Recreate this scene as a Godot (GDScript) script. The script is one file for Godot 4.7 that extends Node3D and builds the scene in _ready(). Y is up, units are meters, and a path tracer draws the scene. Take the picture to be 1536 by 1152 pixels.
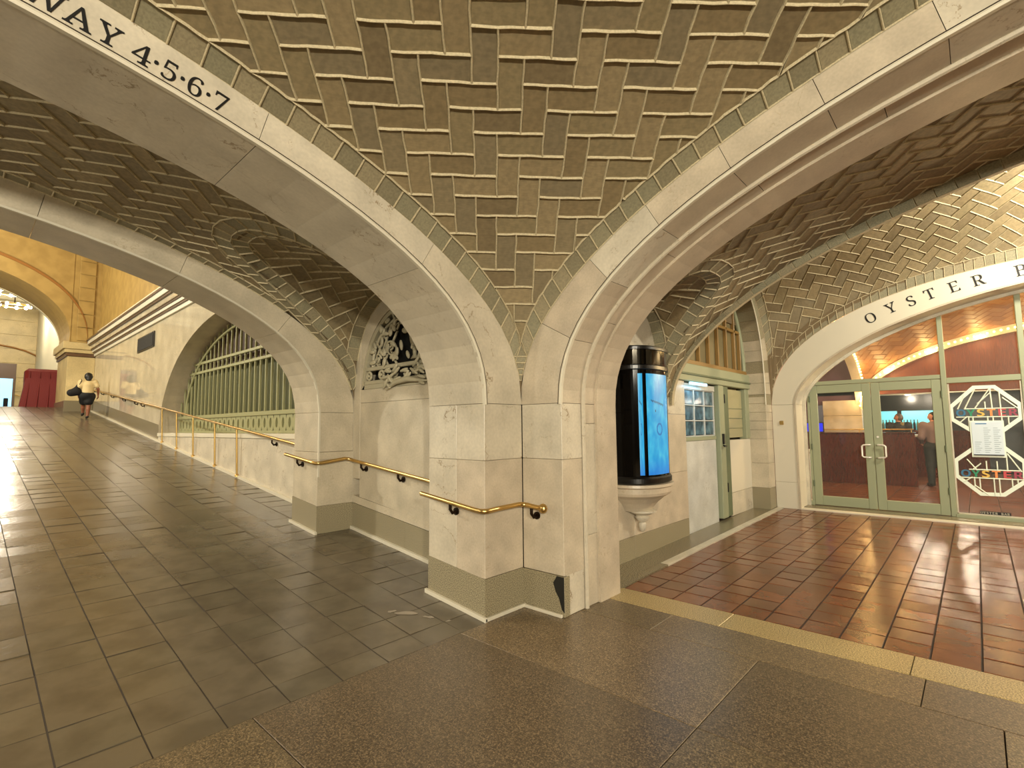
extends Node3D
# A vaulted tile gallery with two arched passages, a ramp hall on the left and a restaurant entrance on the right.
# x runs into the right passage, -z runs into the left passage, y is up; the re-entrant corner of the gallery stands at (3.52, 0, -3.1).

const CX := 3.52
const CZ := -3.11
const RAMP := 0.105
var M := {}
var rng := RandomNumberGenerator.new()
var used := {}


class MB:
	var v := PackedVector3Array()
	var n := PackedVector3Array()
	var h := Vector3.ZERO
	var sg := 1.0
	func tri(a: Vector3, b: Vector3, c: Vector3) -> void:
		var m := (c - a).cross(b - a)
		if m.length_squared() < 1e-16:
			return
		if m.dot((a + b + c) / 3.0 - h) * sg < 0.0:
			m = -m
			v.append_array([a, c, b])
		else:
			v.append_array([a, b, c])
		m = m.normalized()
		n.append_array([m, m, m])
	func quad(a: Vector3, b: Vector3, c: Vector3, d: Vector3) -> void:
		tri(a, b, c)
		tri(a, c, d)
	func fan(p: Array) -> void:
		for i in range(1, p.size() - 1):
			tri(p[0], p[i], p[i + 1])
	func trin(a: Vector3, b: Vector3, c: Vector3, na: Vector3, nb: Vector3, nc: Vector3) -> void:
		var m := (c - a).cross(b - a)
		if m.dot(na + nb + nc) < 0.0:
			v.append_array([a, c, b])
			n.append_array([na, nc, nb])
		else:
			v.append_array([a, b, c])
			n.append_array([na, nb, nc])
	func quadn(a: Vector3, b: Vector3, c: Vector3, d: Vector3, na: Vector3, nb: Vector3, nc: Vector3, nd: Vector3) -> void:
		trin(a, b, c, na, nb, nc)
		trin(a, c, d, na, nc, nd)
	func box(lo: Vector3, hi: Vector3, ch := 0.0) -> MB:
		h = (lo + hi) / 2.0
		sg = 1.0
		var e := (hi - lo) / 2.0
		ch = minf(ch, minf(e.x, minf(e.y, e.z)) * 0.9)
		hexa(h, Vector3(e.x, 0, 0), Vector3(0, e.y, 0), Vector3(0, 0, e.z), ch)
		return self
	func hexa(c: Vector3, ax: Vector3, ay: Vector3, az: Vector3, ch := 0.0) -> MB:
		h = c
		sg = 1.0
		var A := [ax, ay, az]
		var k := [0.0, 0.0, 0.0]
		for i in 3:
			k[i] = 1.0 - ch / maxf(A[i].length(), 1e-6)
		for i in 3:
			var j: int = (i + 1) % 3
			var l: int = (i + 2) % 3
			for s in [-1.0, 1.0]:
				var f: Vector3 = c + A[i] * s
				quad(f + A[j] * k[j] + A[l] * k[l], f - A[j] * k[j] + A[l] * k[l], f - A[j] * k[j] - A[l] * k[l], f + A[j] * k[j] - A[l] * k[l])
				if ch > 0.0:
					for t in [-1.0, 1.0]:
						quad(c + A[i] * s + A[j] * t * k[j] + A[l] * k[l], c + A[i] * s + A[j] * t * k[j] - A[l] * k[l], c + A[i] * s * k[i] + A[j] * t - A[l] * k[l], c + A[i] * s * k[i] + A[j] * t + A[l] * k[l])
		if ch > 0.0:
			for s in [-1.0, 1.0]:
				for t in [-1.0, 1.0]:
					for u in [-1.0, 1.0]:
						tri(c + ax * s + ay * t * k[1] + az * u * k[2], c + ax * s * k[0] + ay * t + az * u * k[2], c + ax * s * k[0] + ay * t * k[1] + az * u)
		return self
	func tube(p: Array, r, sides := 10, caps := true) -> MB:
		var rings := []
		var nor := []
		var up := Vector3.UP
		for i in p.size():
			var d: Vector3 = (p[mini(i + 1, p.size() - 1)] - p[maxi(i - 1, 0)]).normalized()
			if absf(d.dot(up)) > 0.95:
				up = Vector3.RIGHT if absf(d.x) < 0.9 else Vector3.BACK
			var x := d.cross(up).normalized()
			var y := x.cross(d).normalized()
			up = y
			var rr: float = r[i] if r is Array else r
			var a := []
			var b := []
			for j in sides:
				var t := TAU * j / sides
				var q := x * cos(t) + y * sin(t)
				a.append(p[i] + q * rr)
				b.append(q)
			rings.append(a)
			nor.append(b)
		for i in p.size() - 1:
			for j in sides:
				var k: int = (j + 1) % sides
				quadn(rings[i][j], rings[i][k], rings[i + 1][k], rings[i + 1][j], nor[i][j], nor[i][k], nor[i + 1][k], nor[i + 1][j])
		if caps:
			h = (p[0] + p[1]) / 2.0
			fan(rings[0])
			h = (p[-1] + p[-2]) / 2.0
			fan(rings[-1])
		return self
	func lathe(prof: Array, at: Vector3, sides := 24, t0 := 0.0, t1 := TAU, sx := 1.0, sz := 1.0) -> MB:
		var nn := []
		for i in prof.size():
			var d: Vector2 = prof[mini(i + 1, prof.size() - 1)] - prof[maxi(i - 1, 0)]
			nn.append(Vector2(d.y, -d.x).normalized())
		for i in prof.size() - 1:
			var fl: Vector2 = (prof[i + 1] - prof[i])
			var fn := Vector2(fl.y, -fl.x).normalized()
			var n0: Vector2 = nn[i] if nn[i].dot(fn) > 0.8 else fn
			var n1: Vector2 = nn[i + 1] if nn[i + 1].dot(fn) > 0.8 else fn
			for j in sides:
				var a := t0 + (t1 - t0) * j / sides
				var b := t0 + (t1 - t0) * (j + 1) / sides
				var ca := Vector3(cos(a) * sx, 0, sin(a) * sz)
				var cb := Vector3(cos(b) * sx, 0, sin(b) * sz)
				var U := Vector3.UP
				quadn(at + ca * prof[i].x + U * prof[i].y, at + cb * prof[i].x + U * prof[i].y, at + cb * prof[i + 1].x + U * prof[i + 1].y, at + ca * prof[i + 1].x + U * prof[i + 1].y,
					(ca * n0.x + U * n0.y).normalized(), (cb * n0.x + U * n0.y).normalized(), (cb * n1.x + U * n1.y).normalized(), (ca * n1.x + U * n1.y).normalized())
		return self
	func ball(c: Vector3, r: Vector3, ns := 10, nt := 6, B := Basis()) -> MB:
		for i in nt:
			for j in ns:
				var q := []
				var w := []
				for e in [[0, 0], [1, 0], [1, 1], [0, 1]]:
					var ph: float = PI * (i + e[1]) / nt - PI / 2
					var th: float = TAU * (j + e[0]) / ns
					var u := Vector3(cos(ph) * cos(th), sin(ph), cos(ph) * sin(th))
					q.append(c + B * (u * r))
					w.append((B * (u / r)).normalized())
				quadn(q[0], q[1], q[2], q[3], w[0], w[1], w[2], w[3])
		return self
	# a polygon drawn in (a, b) pushed out along a third axis; X, Y, Z are the axes, o the origin
	func prism(poly: PackedVector2Array, o: Vector3, X: Vector3, Y: Vector3, Z: Vector3, d0: float, d1: float, open := false) -> MB:
		var t := Geometry2D.triangulate_polygon(poly)
		var f := func(p: Vector2, d: float) -> Vector3: return o + X * p.x + Y * p.y + Z * d
		for s in [[d0, d1], [d1, d0]]:
			for i in range(0, t.size(), 3):
				var a: Vector3 = f.call(poly[t[i]], s[0])
				h = a + Z * (s[1] - s[0])
				tri(a, f.call(poly[t[i + 1]], s[0]), f.call(poly[t[i + 2]], s[0]))
		var cw := Geometry2D.is_polygon_clockwise(poly)
		for i in poly.size():
			var p := poly[i]
			var q := poly[(i + 1) % poly.size()]
			var e := (q - p).normalized()
			var nn := Vector2(-e.y, e.x) if cw else Vector2(e.y, -e.x)
			h = f.call((p + q) / 2.0 - nn, (d0 + d1) / 2.0)
			quad(f.call(p, d0), f.call(q, d0), f.call(q, d1), f.call(p, d1))
		return self
	# a closed 2D profile carried along frames [origin, axis for profile x, axis for profile y]
	func sweep(prof: Array, frames: Array) -> MB:
		for i in frames.size() - 1:
			var F: Array = frames[i]
			var G: Array = frames[i + 1]
			var mid := Vector2.ZERO
			for p in prof:
				mid += p / prof.size()
			h = (F[0] + G[0]) / 2.0 + (F[1] + G[1]) / 2.0 * mid.x + (F[2] + G[2]) / 2.0 * mid.y
			for j in prof.size():
				var p: Vector2 = prof[j]
				var q: Vector2 = prof[(j + 1) % prof.size()]
				quad(F[0] + F[1] * p.x + F[2] * p.y, F[0] + F[1] * q.x + F[2] * q.y, G[0] + G[1] * q.x + G[2] * q.y, G[0] + G[1] * p.x + G[2] * p.y)
		for e in [[0, 1], [-1, -2]]:
			var F: Array = frames[e[0]]
			h = frames[e[1]][0]
			var ring := []
			for p in prof:
				ring.append(F[0] + F[1] * p.x + F[2] * p.y)
			fan(ring)
		return self


func world_of(o: Node3D) -> Vector3:
	var p := Vector3.ZERO
	var q: Node = o
	while q is Node3D and q != self:
		p += q.position
		q = q.get_parent()
	return p


func numbered(called: String) -> String:
	if not used.has(called):
		used[called] = 0
		return called
	used[called] += 1
	return "%s_%03d" % [called, used[called]]


# commits a builder as ONE mesh instance, its origin at the middle of its foot
func put(parent: Node, called: String, b: MB, m: Material, label := "") -> MeshInstance3D:
	var o := MeshInstance3D.new()
	o.name = numbered(called) if parent == self else called
	if b.v.is_empty():
		push_error("empty " + called)
		return o
	var lo := b.v[0]
	var hi := b.v[0]
	for p in b.v:
		lo = lo.min(p)
		hi = hi.max(p)
	var c := Vector3((lo.x + hi.x) / 2, lo.y, (lo.z + hi.z) / 2)
	var w := PackedVector3Array()
	w.resize(b.v.size())
	for i in b.v.size():
		w[i] = b.v[i] - c
	var arr := []
	arr.resize(Mesh.ARRAY_MAX)
	arr[Mesh.ARRAY_VERTEX] = w
	arr[Mesh.ARRAY_NORMAL] = b.n
	var mesh := ArrayMesh.new()
	mesh.add_surface_from_arrays(Mesh.PRIMITIVE_TRIANGLES, arr)
	mesh.surface_set_material(0, m)
	o.mesh = mesh
	o.position = c - (world_of(parent) if parent != self else Vector3.ZERO)
	if label:
		o.set_meta("label", label)
	parent.add_child(o, true)
	return o


func tag(o: Node, label: String, category: String, group := "", kind := "") -> Node:
	o.set_meta("label", label)
	o.set_meta("category", category)
	if group:
		o.set_meta("group", group)
	if kind:
		o.set_meta("kind", kind)
	return o


func thing(called: String, at: Vector3, label: String, category: String, group := "", kind := "") -> Node3D:
	var o := Node3D.new()
	o.name = numbered(called)
	o.position = at
	add_child(o, true)
	tag(o, label, category, group, kind)
	return o


func struct(called: String, at: Vector3, label: String, category: String) -> Node3D:
	return thing(called, at, label, category, "", "structure")


func bx(a: float, b: float, c: float, d: float, e: float, f: float, ch := 0.004) -> MB:
	return MB.new().box(Vector3(minf(a, d), minf(b, e), minf(c, f)), Vector3(maxf(a, d), maxf(b, e), maxf(c, f)), ch)


# ---- the outlines of the arches: height over the distance from the springing
func pe(d: float, A: float, y0: float, b: float, e: float) -> float:
	return y0 + b * pow(maxf(0.0, 1.0 - pow(minf(1.0, absf(1.0 - maxf(d, 0.0) / A)), e)), 1.0 / e)
func oL(s: float) -> float: return pe(s, 6.8, 1.85, 2.22, 2.05)
func oR(s: float) -> float: return pe(s, 6.8, 1.87, 2.5, 1.95)
func iL(s: float) -> float: return pe(s - 0.485, 6.3, 1.8, 1.94, 2.3)
func iR(s: float) -> float: return pe(s - 0.465, 6.3, 1.8, 2.24, 2.15)
func oO(s: float) -> float: return pe(s, 4.2, 1.9, 2.06, 2.2)
func iO(s: float) -> float: return pe(s - 0.4, 3.8, 1.95, 1.691, 1.75)
func oS(s: float) -> float: return pe(s, 2.0, 1.95, 2.35, 2.2)
func ramp_y(z: float) -> float: return clampf((-3.1 - z) * RAMP, 0.0, 2.56)
func red_y(x: float) -> float: return maxf(0.0, (minf(x, 10.77) - 4.53) * 0.0145)


func mat(called: String, c: Color, rough: float, opt := {}) -> StandardMaterial3D:
	var m := StandardMaterial3D.new()
	m.resource_name = called
	m.albedo_color = c
	m.roughness = rough
	m.metallic = opt.get("metal", 0.0)
	m.cull_mode = BaseMaterial3D.CULL_DISABLED
	if opt.has("spec"):
		m.metallic_specular = opt.spec
	if opt.has("tex"):
		m.albedo_texture = opt.tex
		m.uv1_triplanar = true
		m.uv1_world_triplanar = true
		m.uv1_scale = opt.get("scale", Vector3.ONE)
	if opt.has("rtex"):
		m.roughness_texture = opt.rtex
		m.uv1_triplanar = true
		m.uv1_world_triplanar = true
		m.uv1_scale = opt.get("scale", Vector3.ONE)
	if opt.has("bump"):
		m.normal_enabled = true
		m.normal_texture = opt.bump
		m.normal_scale = opt.get("depth", 0.5)
		m.uv1_triplanar = true
		m.uv1_world_triplanar = true
		m.uv1_scale = opt.get("scale", Vector3.ONE)
	if opt.has("emit"):
		m.emission_enabled = true
		m.emission = opt.emit
		m.emission_energy_multiplier = opt.get("power", 1.0)
	if opt.has("coat"):
		m.clearcoat_enabled = true
		m.clearcoat = opt.coat
		m.clearcoat_roughness = opt.get("coat_rough", 0.1)
	M[called] = m
	return m


func noise(sd: int, freq: float, oct: int, ramp: Array, cell := false, bump := 0.0, size := 512) -> NoiseTexture2D:
	var f := FastNoiseLite.new()
	f.seed = sd
	f.frequency = freq
	f.noise_type = FastNoiseLite.TYPE_CELLULAR if cell else FastNoiseLite.TYPE_SIMPLEX_SMOOTH
	if cell:
		f.cellular_return_type = FastNoiseLite.RETURN_CELL_VALUE
		f.fractal_type = FastNoiseLite.FRACTAL_NONE
	else:
		f.fractal_octaves = oct
	var t := NoiseTexture2D.new()
	t.width = size
	t.height = size
	t.seamless = true
	t.noise = f
	if bump > 0.0:
		t.as_normal_map = true
		t.bump_strength = bump
	else:
		var g := Gradient.new()
		var o := PackedFloat32Array()
		var c := PackedColorArray()
		for r in ramp:
			o.append(r[0])
			c.append(r[1])
		g.offsets = o
		g.colors = c
		t.color_ramp = g
	return t


# marble: a cloudy ground with thin dark wandering veins
func marble_texture(sd: int, vein: Color, amount: float) -> ImageTexture:
	var S := 512
	var im := Image.create(S, S, false, Image.FORMAT_RGB8)
	var a := FastNoiseLite.new()
	a.seed = sd
	a.frequency = 0.006
	a.fractal_octaves = 5
	var b := FastNoiseLite.new()
	b.seed = sd + 7
	b.frequency = 0.005
	b.fractal_octaves = 5
	b.domain_warp_enabled = true
	b.domain_warp_amplitude = 40.0
	b.domain_warp_frequency = 0.01
	var c := FastNoiseLite.new()
	c.seed = sd + 13
	c.frequency = 0.09
	c.fractal_octaves = 3
	var ia := a.get_seamless_image(S, S)
	var ib := b.get_seamless_image(S, S)
	var ic := c.get_seamless_image(S, S)
	for y in S:
		for x in S:
			var g := 0.92 + 0.13 * (ia.get_pixel(x, y).r - 0.5) + 0.07 * (ic.get_pixel(x, y).r - 0.5)
			var q := absf(ib.get_pixel(x, y).r - 0.5)
			var k := clampf(1.0 - q / 0.010, 0.0, 1.0) * amount * clampf((ia.get_pixel((x + 200) % S, y).r - 0.42) * 4.0, 0.0, 1.0)
			im.set_pixel(x, y, Color(g, g, g).lerp(vein, k))
	return ImageTexture.create_from_image(im)


func omni(at: Vector3, c: Color, e: float, size := 0.15, rg := 30.0) -> OmniLight3D:
	var l := OmniLight3D.new()
	l.position = at
	l.light_color = c
	l.light_energy = e
	l.light_size = size
	l.omni_range = rg
	l.omni_attenuation = 2.0
	l.shadow_enabled = true
	add_child(l)
	return l


func area(at: Vector3, look: Vector3, c: Color, e: float, w: float, hh: float) -> Light3D:
	var l := AreaLight3D.new()
	l.area_size = Vector2(w, hh)
	l.light_color = c
	l.light_energy = e
	l.area_range = 40.0
	l.area_attenuation = 2.0
	l.shadow_enabled = true
	add_child(l)
	var up := Vector3.UP if absf((look - at).normalized().y) < 0.98 else Vector3.BACK
	l.look_at_from_position(at, look, up)
	return l


# ================= tiles laid on curved surfaces =================
class Surf:
	# a surface drawn from two coordinates: f(a, b) gives the place, eye is a point on its hollow side
	var f: Callable
	var eye: Vector3
	func nrm(a: float, b: float) -> Vector3:
		var e := 0.02
		var p: Vector3 = f.call(a, b)
		var n: Vector3 = (f.call(a + e, b) - p).cross(f.call(a, b + e) - p)
		if n.length_squared() < 1e-14:
			return (eye - p).normalized()
		n = n.normalized()
		return n if n.dot(eye - p) > 0.0 else -n


func clean(p: PackedVector2Array, tol := 0.006) -> PackedVector2Array:
	var q := PackedVector2Array()
	for i in p.size():
		if q.is_empty() or p[i].distance_to(q[-1]) > tol:
			q.append(p[i])
	while q.size() > 1 and q[0].distance_to(q[-1]) <= tol:
		q.remove_at(q.size() - 1)
	return q


func area_of(p: PackedVector2Array) -> float:
	var s := 0.0
	for i in p.size():
		s += p[i].cross(p[(i + 1) % p.size()])
	return s / 2.0


# the polygon moved inwards by d, corner for corner
func inset(p: PackedVector2Array, d: float) -> PackedVector2Array:
	var n := p.size()
	var s := 1.0 if area_of(p) > 0.0 else -1.0
	var q := PackedVector2Array()
	for i in n:
		var a := (p[i] - p[(i + n - 1) % n]).normalized()
		var b := (p[(i + 1) % n] - p[i]).normalized()
		var na := Vector2(-a.y, a.x) * s
		var nb := Vector2(-b.y, b.x) * s
		var m := (na + nb)
		if m.length() < 0.2:
			m = na
		m = m.normalized()
		q.append(p[i] + m * minf(d / maxf(m.dot(na), 0.35), d * 2.5))
	return q


# the outline with its long edges split and made a little uneven, the same for both tiles of a joint
func wander(p: PackedVector2Array, d: float) -> PackedVector2Array:
	var q := PackedVector2Array()
	for i in p.size():
		var a := p[i]
		var b := p[(i + 1) % p.size()]
		var n := maxi(1, int(round(a.distance_to(b) / 0.078)))
		for k in n:
			var r := a.lerp(b, float(k) / n)
			q.append(r + Vector2(sin(r.x * 71.0 + r.y * 43.0) + sin(r.y * 97.0 + 1.3), sin(r.y * 67.0 - r.x * 51.0) + sin(r.x * 89.0 + 0.7)) * d * 0.5)
	return q


# one tile: its face, its sides, and the half of the raised joint round it
func lay_tile(S: Surf, poly: PackedVector2Array, tiles, mortar: MB, joint: float, ridge: float, rise: float, wavy := 0.0) -> bool:
	poly = clean(poly, 0.014)
	if wavy > 0.0:
		poly = wander(poly, wavy)
	if poly.size() < 3 or absf(area_of(poly)) < 0.0012:
		return false
	var c := Vector2.ZERO
	for p in poly:
		c += p / poly.size()
	var inn := inset(poly, joint)
	if absf(area_of(inn)) < 0.0006 or signf(area_of(inn)) != signf(area_of(poly)) or Geometry2D.triangulate_polygon(inn).is_empty():
		var size := sqrt(absf(area_of(poly)))
		if size < joint * 3.0:
			return false
		for i in poly.size():
			inn[i] = poly[i].move_toward(c, minf(joint * 1.4, poly[i].distance_to(c) * 0.5))
	var nn := S.nrm(c.x, c.y)
	var O := []
	var R := []
	var I := []
	var T := []
	var tilt := Vector2(rng.randf_range(-1, 1), rng.randf_range(-1, 1)) * 0.018
	for i in poly.size():
		var o: Vector3 = S.f.call(poly[i].x, poly[i].y)
		var q: Vector3 = S.f.call(inn[i].x, inn[i].y)
		O.append(o + nn * ridge)
		R.append(o.lerp(q, 0.55) + nn * ridge * 0.8)
		I.append(q - nn * 0.003)
		T.append(q + nn * (rise + (inn[i] - c).dot(tilt)))
	var front := nn
	if mortar:
		mortar.sg = -1.0
		mortar.h = T[0] + front * 3.0
		for i in O.size():
			var j: int = (i + 1) % O.size()
			mortar.quad(O[i], O[j], R[j], R[i])
			mortar.quad(R[i], R[j], I[j], I[i])
	var t: MB = tiles
	t.sg = -1.0
	t.h = T[0] + front * 3.0
	var tri := Geometry2D.triangulate_polygon(inn)
	if tri.is_empty():
		return false
	for i in range(0, tri.size(), 3):
		t.tri(T[tri[i]], T[tri[i + 1]], T[tri[i + 2]])
	t.sg = 1.0
	var cc := Vector3.ZERO
	for p in T:
		cc += p / T.size()
	t.h = cc - front * 0.02
	for i in T.size():
		var j: int = (i + 1) % T.size()
		t.quad(T[i], T[j], I[j], I[i])
	return true


# herringbone of 2:1 tiles; turned by `turn`, cut to `region`, left out over `holes`
func herringbone(parent: Node, S: Surf, mats: Array, mm: Material, region: PackedVector2Array, holes: Array, turn: float, W: float, phase: Vector2, opt := {}) -> int:
	var mortar := MB.new()
	var lo := Vector2(1e9, 1e9)
	var hi := -lo
	var inv := Transform2D(-turn, Vector2.ZERO)
	var fwd := Transform2D(turn, Vector2.ZERO)
	for p in region:
		var q := inv * p
		lo = lo.min(q)
		hi = hi.max(q)
	var i0 := int(floor((lo.x - phase.x) / W)) - 2
	var i1 := int(ceil((hi.x - phase.x) / W)) + 2
	var j0 := int(floor((lo.y - phase.y) / W)) - 2
	var j1 := int(ceil((hi.y - phase.y) / W)) + 2
	var count := 0
	var joined := []
	for m in mats:
		joined.append(MB.new())
	var limit: int = opt.get("limit", 300)
	var mirror: float = -1.0 if opt.get("mirror", false) else 1.0
	for j in range(j0, j1):
		for i in range(i0, i1):
			var k := posmod(i + j, 4)
			if k != 0 and k != 2:
				continue
			var x0 := i * W + phase.x
			var y0 := j * W + phase.y
			var w := W * (2 if k == 0 else 1)
			var hh := W * (1 if k == 0 else 2)
			var r := PackedVector2Array()
			for e in [[0, 0], [1, 0], [1, 1], [0, 1]]:
				r.append(fwd * Vector2((x0 + w * e[0]) * mirror, y0 + hh * e[1]))
			var got: Array = Geometry2D.intersect_polygons(r, region)
			for hole in holes:
				var next := []
				for g in got:
					next.append_array(Geometry2D.clip_polygons(g, hole))
				got = next
			for g in got:
				if absf(area_of(g)) < W * W * 0.06:
					continue
				var mi := rng.randi() % mats.size()
				if count < limit and not opt.get("joined", false):
					var b := MB.new()
					if lay_tile(S, g, b, mortar, opt.get("joint", 0.009), opt.get("ridge", 0.012), opt.get("rise", 0.003), opt.get("wavy", 0.0)):
						put(parent, opt.get("called", "vault_tile"), b, mats[mi])
						count += 1
				else:
					if lay_tile(S, g, joined[mi], mortar, opt.get("joint", 0.009), opt.get("ridge", 0.012), opt.get("rise", 0.003), opt.get("wavy", 0.0)):
						count += 1
	for i in mats.size():
		if not joined[i].v.is_empty():
			put(parent, opt.get("called", "vault_tile") + "s", joined[i], mats[i]).set_meta("kind", "stuff")
	if not mortar.v.is_empty():
		put(parent, "raised_joints", mortar, mm)
	return count


# a row of tiles between two lines of points given in the surface's coordinates
func tile_row(parent: Node, S: Surf, inner: Array, outer: Array, mats: Array, mm: Material, called := "border_tile", opt := {}) -> void:
	var mortar := MB.new()
	for i in inner.size() - 1:
		var b := MB.new()
		var poly := PackedVector2Array([inner[i], inner[i + 1], outer[i + 1], outer[i]])
		if lay_tile(S, poly, b, mortar, opt.get("joint", 0.009), opt.get("ridge", 0.012), opt.get("rise", 0.003), opt.get("wavy", 0.0)):
			put(parent, called, b, mats[rng.randi() % mats.size()])
	if not mortar.v.is_empty():
		put(parent, "raised_joints", mortar, mm)


# a plain shell behind the tiles
func shell(parent: Node, S: Surf, as_: Array, bs: Array, m: Material, back := 0.006, called := "vault_shell") -> void:
	var b := MB.new()
	var P := []
	for a in as_:
		var row := []
		for q in bs:
			row.append(S.f.call(a, q))
		P.append(row)
	for i in P.size() - 1:
		for j in P[i].size() - 1:
			var mid: Vector3 = (P[i][j] + P[i + 1][j + 1]) / 2.0
			var off: Vector3 = (mid - S.eye).normalized() * back
			b.h = S.eye
			b.sg = -1.0
			b.quad(P[i][j] + off, P[i + 1][j] + off, P[i + 1][j + 1] + off, P[i][j + 1] + off)
	put(parent, called, b, m)


func spread(a: float, b: float, n: int) -> Array:
	var r := []
	for i in n + 1:
		r.append(a + (b - a) * i / n)
	return r


# points spaced evenly along a line of Vector2
func even(pts: Array, step: float) -> Array:
	var L := [0.0]
	for i in pts.size() - 1:
		L.append(L[-1] + pts[i].distance_to(pts[i + 1]))
	var n := maxi(1, int(round(L[-1] / step)))
	var out := []
	var k := 0
	for i in n + 1:
		var d: float = L[-1] * i / n
		while k < L.size() - 2 and L[k + 1] < d:
			k += 1
		out.append(pts[k].lerp(pts[k + 1], clampf((d - L[k]) / maxf(L[k + 1] - L[k], 1e-6), 0.0, 1.0)))
	return out


# ---- a barrel: its outline o(s) over the distance s from a wall, measured along the curve
class Barrel:
	extends Surf
	var o: Callable
	var s_at := PackedFloat32Array()
	var l_at := PackedFloat32Array()
	var place: Callable  # (s, y, along) -> Vector3
	func build(o_: Callable, place_: Callable, half: float, eye_: Vector3) -> Barrel:
		o = o_
		place = place_
		eye = eye_
		var l := 0.0
		var prev := Vector2(0, o.call(0.0))
		for i in 801:
			var s := half * (1.0 - cos(PI * i / 800.0))
			var q := Vector2(s, o.call(s))
			l += q.distance_to(prev)
			prev = q
			s_at.append(s)
			l_at.append(l)
		f = func(a: float, b: float) -> Vector3: return at(a, b)
		return self
	func s_of(l: float) -> float:
		if l <= 0.0:
			return 0.0
		var i := l_at.bsearch(l)
		if i >= l_at.size():
			return s_at[-1]
		var t := (l - l_at[i - 1]) / maxf(l_at[i] - l_at[i - 1], 1e-6)
		return lerpf(s_at[i - 1], s_at[i], t)
	func l_of(s: float) -> float:
		var i := s_at.bsearch(s)
		if i <= 0:
			return l_at[0]
		if i >= s_at.size():
			return l_at[-1]
		var t := (s - s_at[i - 1]) / maxf(s_at[i] - s_at[i - 1], 1e-6)
		return lerpf(l_at[i - 1], l_at[i], t)
	func at(a: float, b: float) -> Vector3:
		var s := s_of(b)
		var y: float = o.call(s)
		if b < 0.0:
			y += b
		return place.call(s, y, a)


# ---- a small cross vault (lunette) cut into a barrel: outline by its half width, its height leaning up into the barrel
class Lunette:
	extends Surf
	var place: Callable  # (s, y, across) -> Vector3, s from the wall
	var half: float
	var y0: float
	var b0: float
	var b1: float
	var e: float
	var big: Callable
	var d_at := PackedFloat32Array()
	var t_at := PackedFloat32Array()
	func k(d: float) -> float:
		return pow(maxf(0.0, 1.0 - pow(minf(1.0, absf(d) / half), e)), 1.0 / e)
	func hgt(s: float, d: float) -> float:
		return y0 + (b0 + b1 * s) * k(d)
	func build(place_: Callable, half_: float, y0_: float, b0_: float, b1_: float, e_: float, big_: Callable, eye_: Vector3) -> Lunette:
		place = place_
		half = half_
		y0 = y0_
		b0 = b0_
		b1 = b1_
		e = e_
		big = big_
		eye = eye_
		var t := 0.0
		var prev := Vector2(0, hgt(0.8, 0))
		for i in 401:
			var d := half * sin(PI / 2 * i / 400.0)
			var q := Vector2(d, hgt(0.8, d))
			t += q.distance_to(prev)
			prev = q
			d_at.append(d)
			t_at.append(t)
		f = func(a: float, b: float) -> Vector3: return at(a, b)
		return self
	func d_of(a: float) -> float:
		var l := absf(a)
		var i := t_at.bsearch(l)
		if i <= 0:
			return 0.0
		if i >= t_at.size():
			return signf(a) * half
		return signf(a) * lerpf(d_at[i - 1], d_at[i], (l - t_at[i - 1]) / maxf(t_at[i] - t_at[i - 1], 1e-6))
	func t_of(d: float) -> float:
		var l := absf(d)
		var i := d_at.bsearch(l)
		if i <= 0:
			return 0.0
		if i >= d_at.size():
			return signf(d) * t_at[-1]
		return signf(d) * lerpf(t_at[i - 1], t_at[i], (l - d_at[i - 1]) / maxf(d_at[i] - d_at[i - 1], 1e-6))
	func at(a: float, b: float) -> Vector3:
		var d := d_of(a)
		var y := hgt(b, d)
		var over := absf(a) - t_at[-1]
		if over > 0.0:
			y -= over
		return place.call(b, y, d)
	# where it meets the barrel: the distance s from the wall
	func groin(d: float) -> float:
		var lo := 0.0
		var hi := 4.0
		if big.call(0.0) > hgt(0.0, d):
			return 0.0
		for i in 40:
			var m := (lo + hi) / 2
			if big.call(m) > hgt(m, d):
				hi = m
			else:
				lo = m
		return hi


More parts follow.
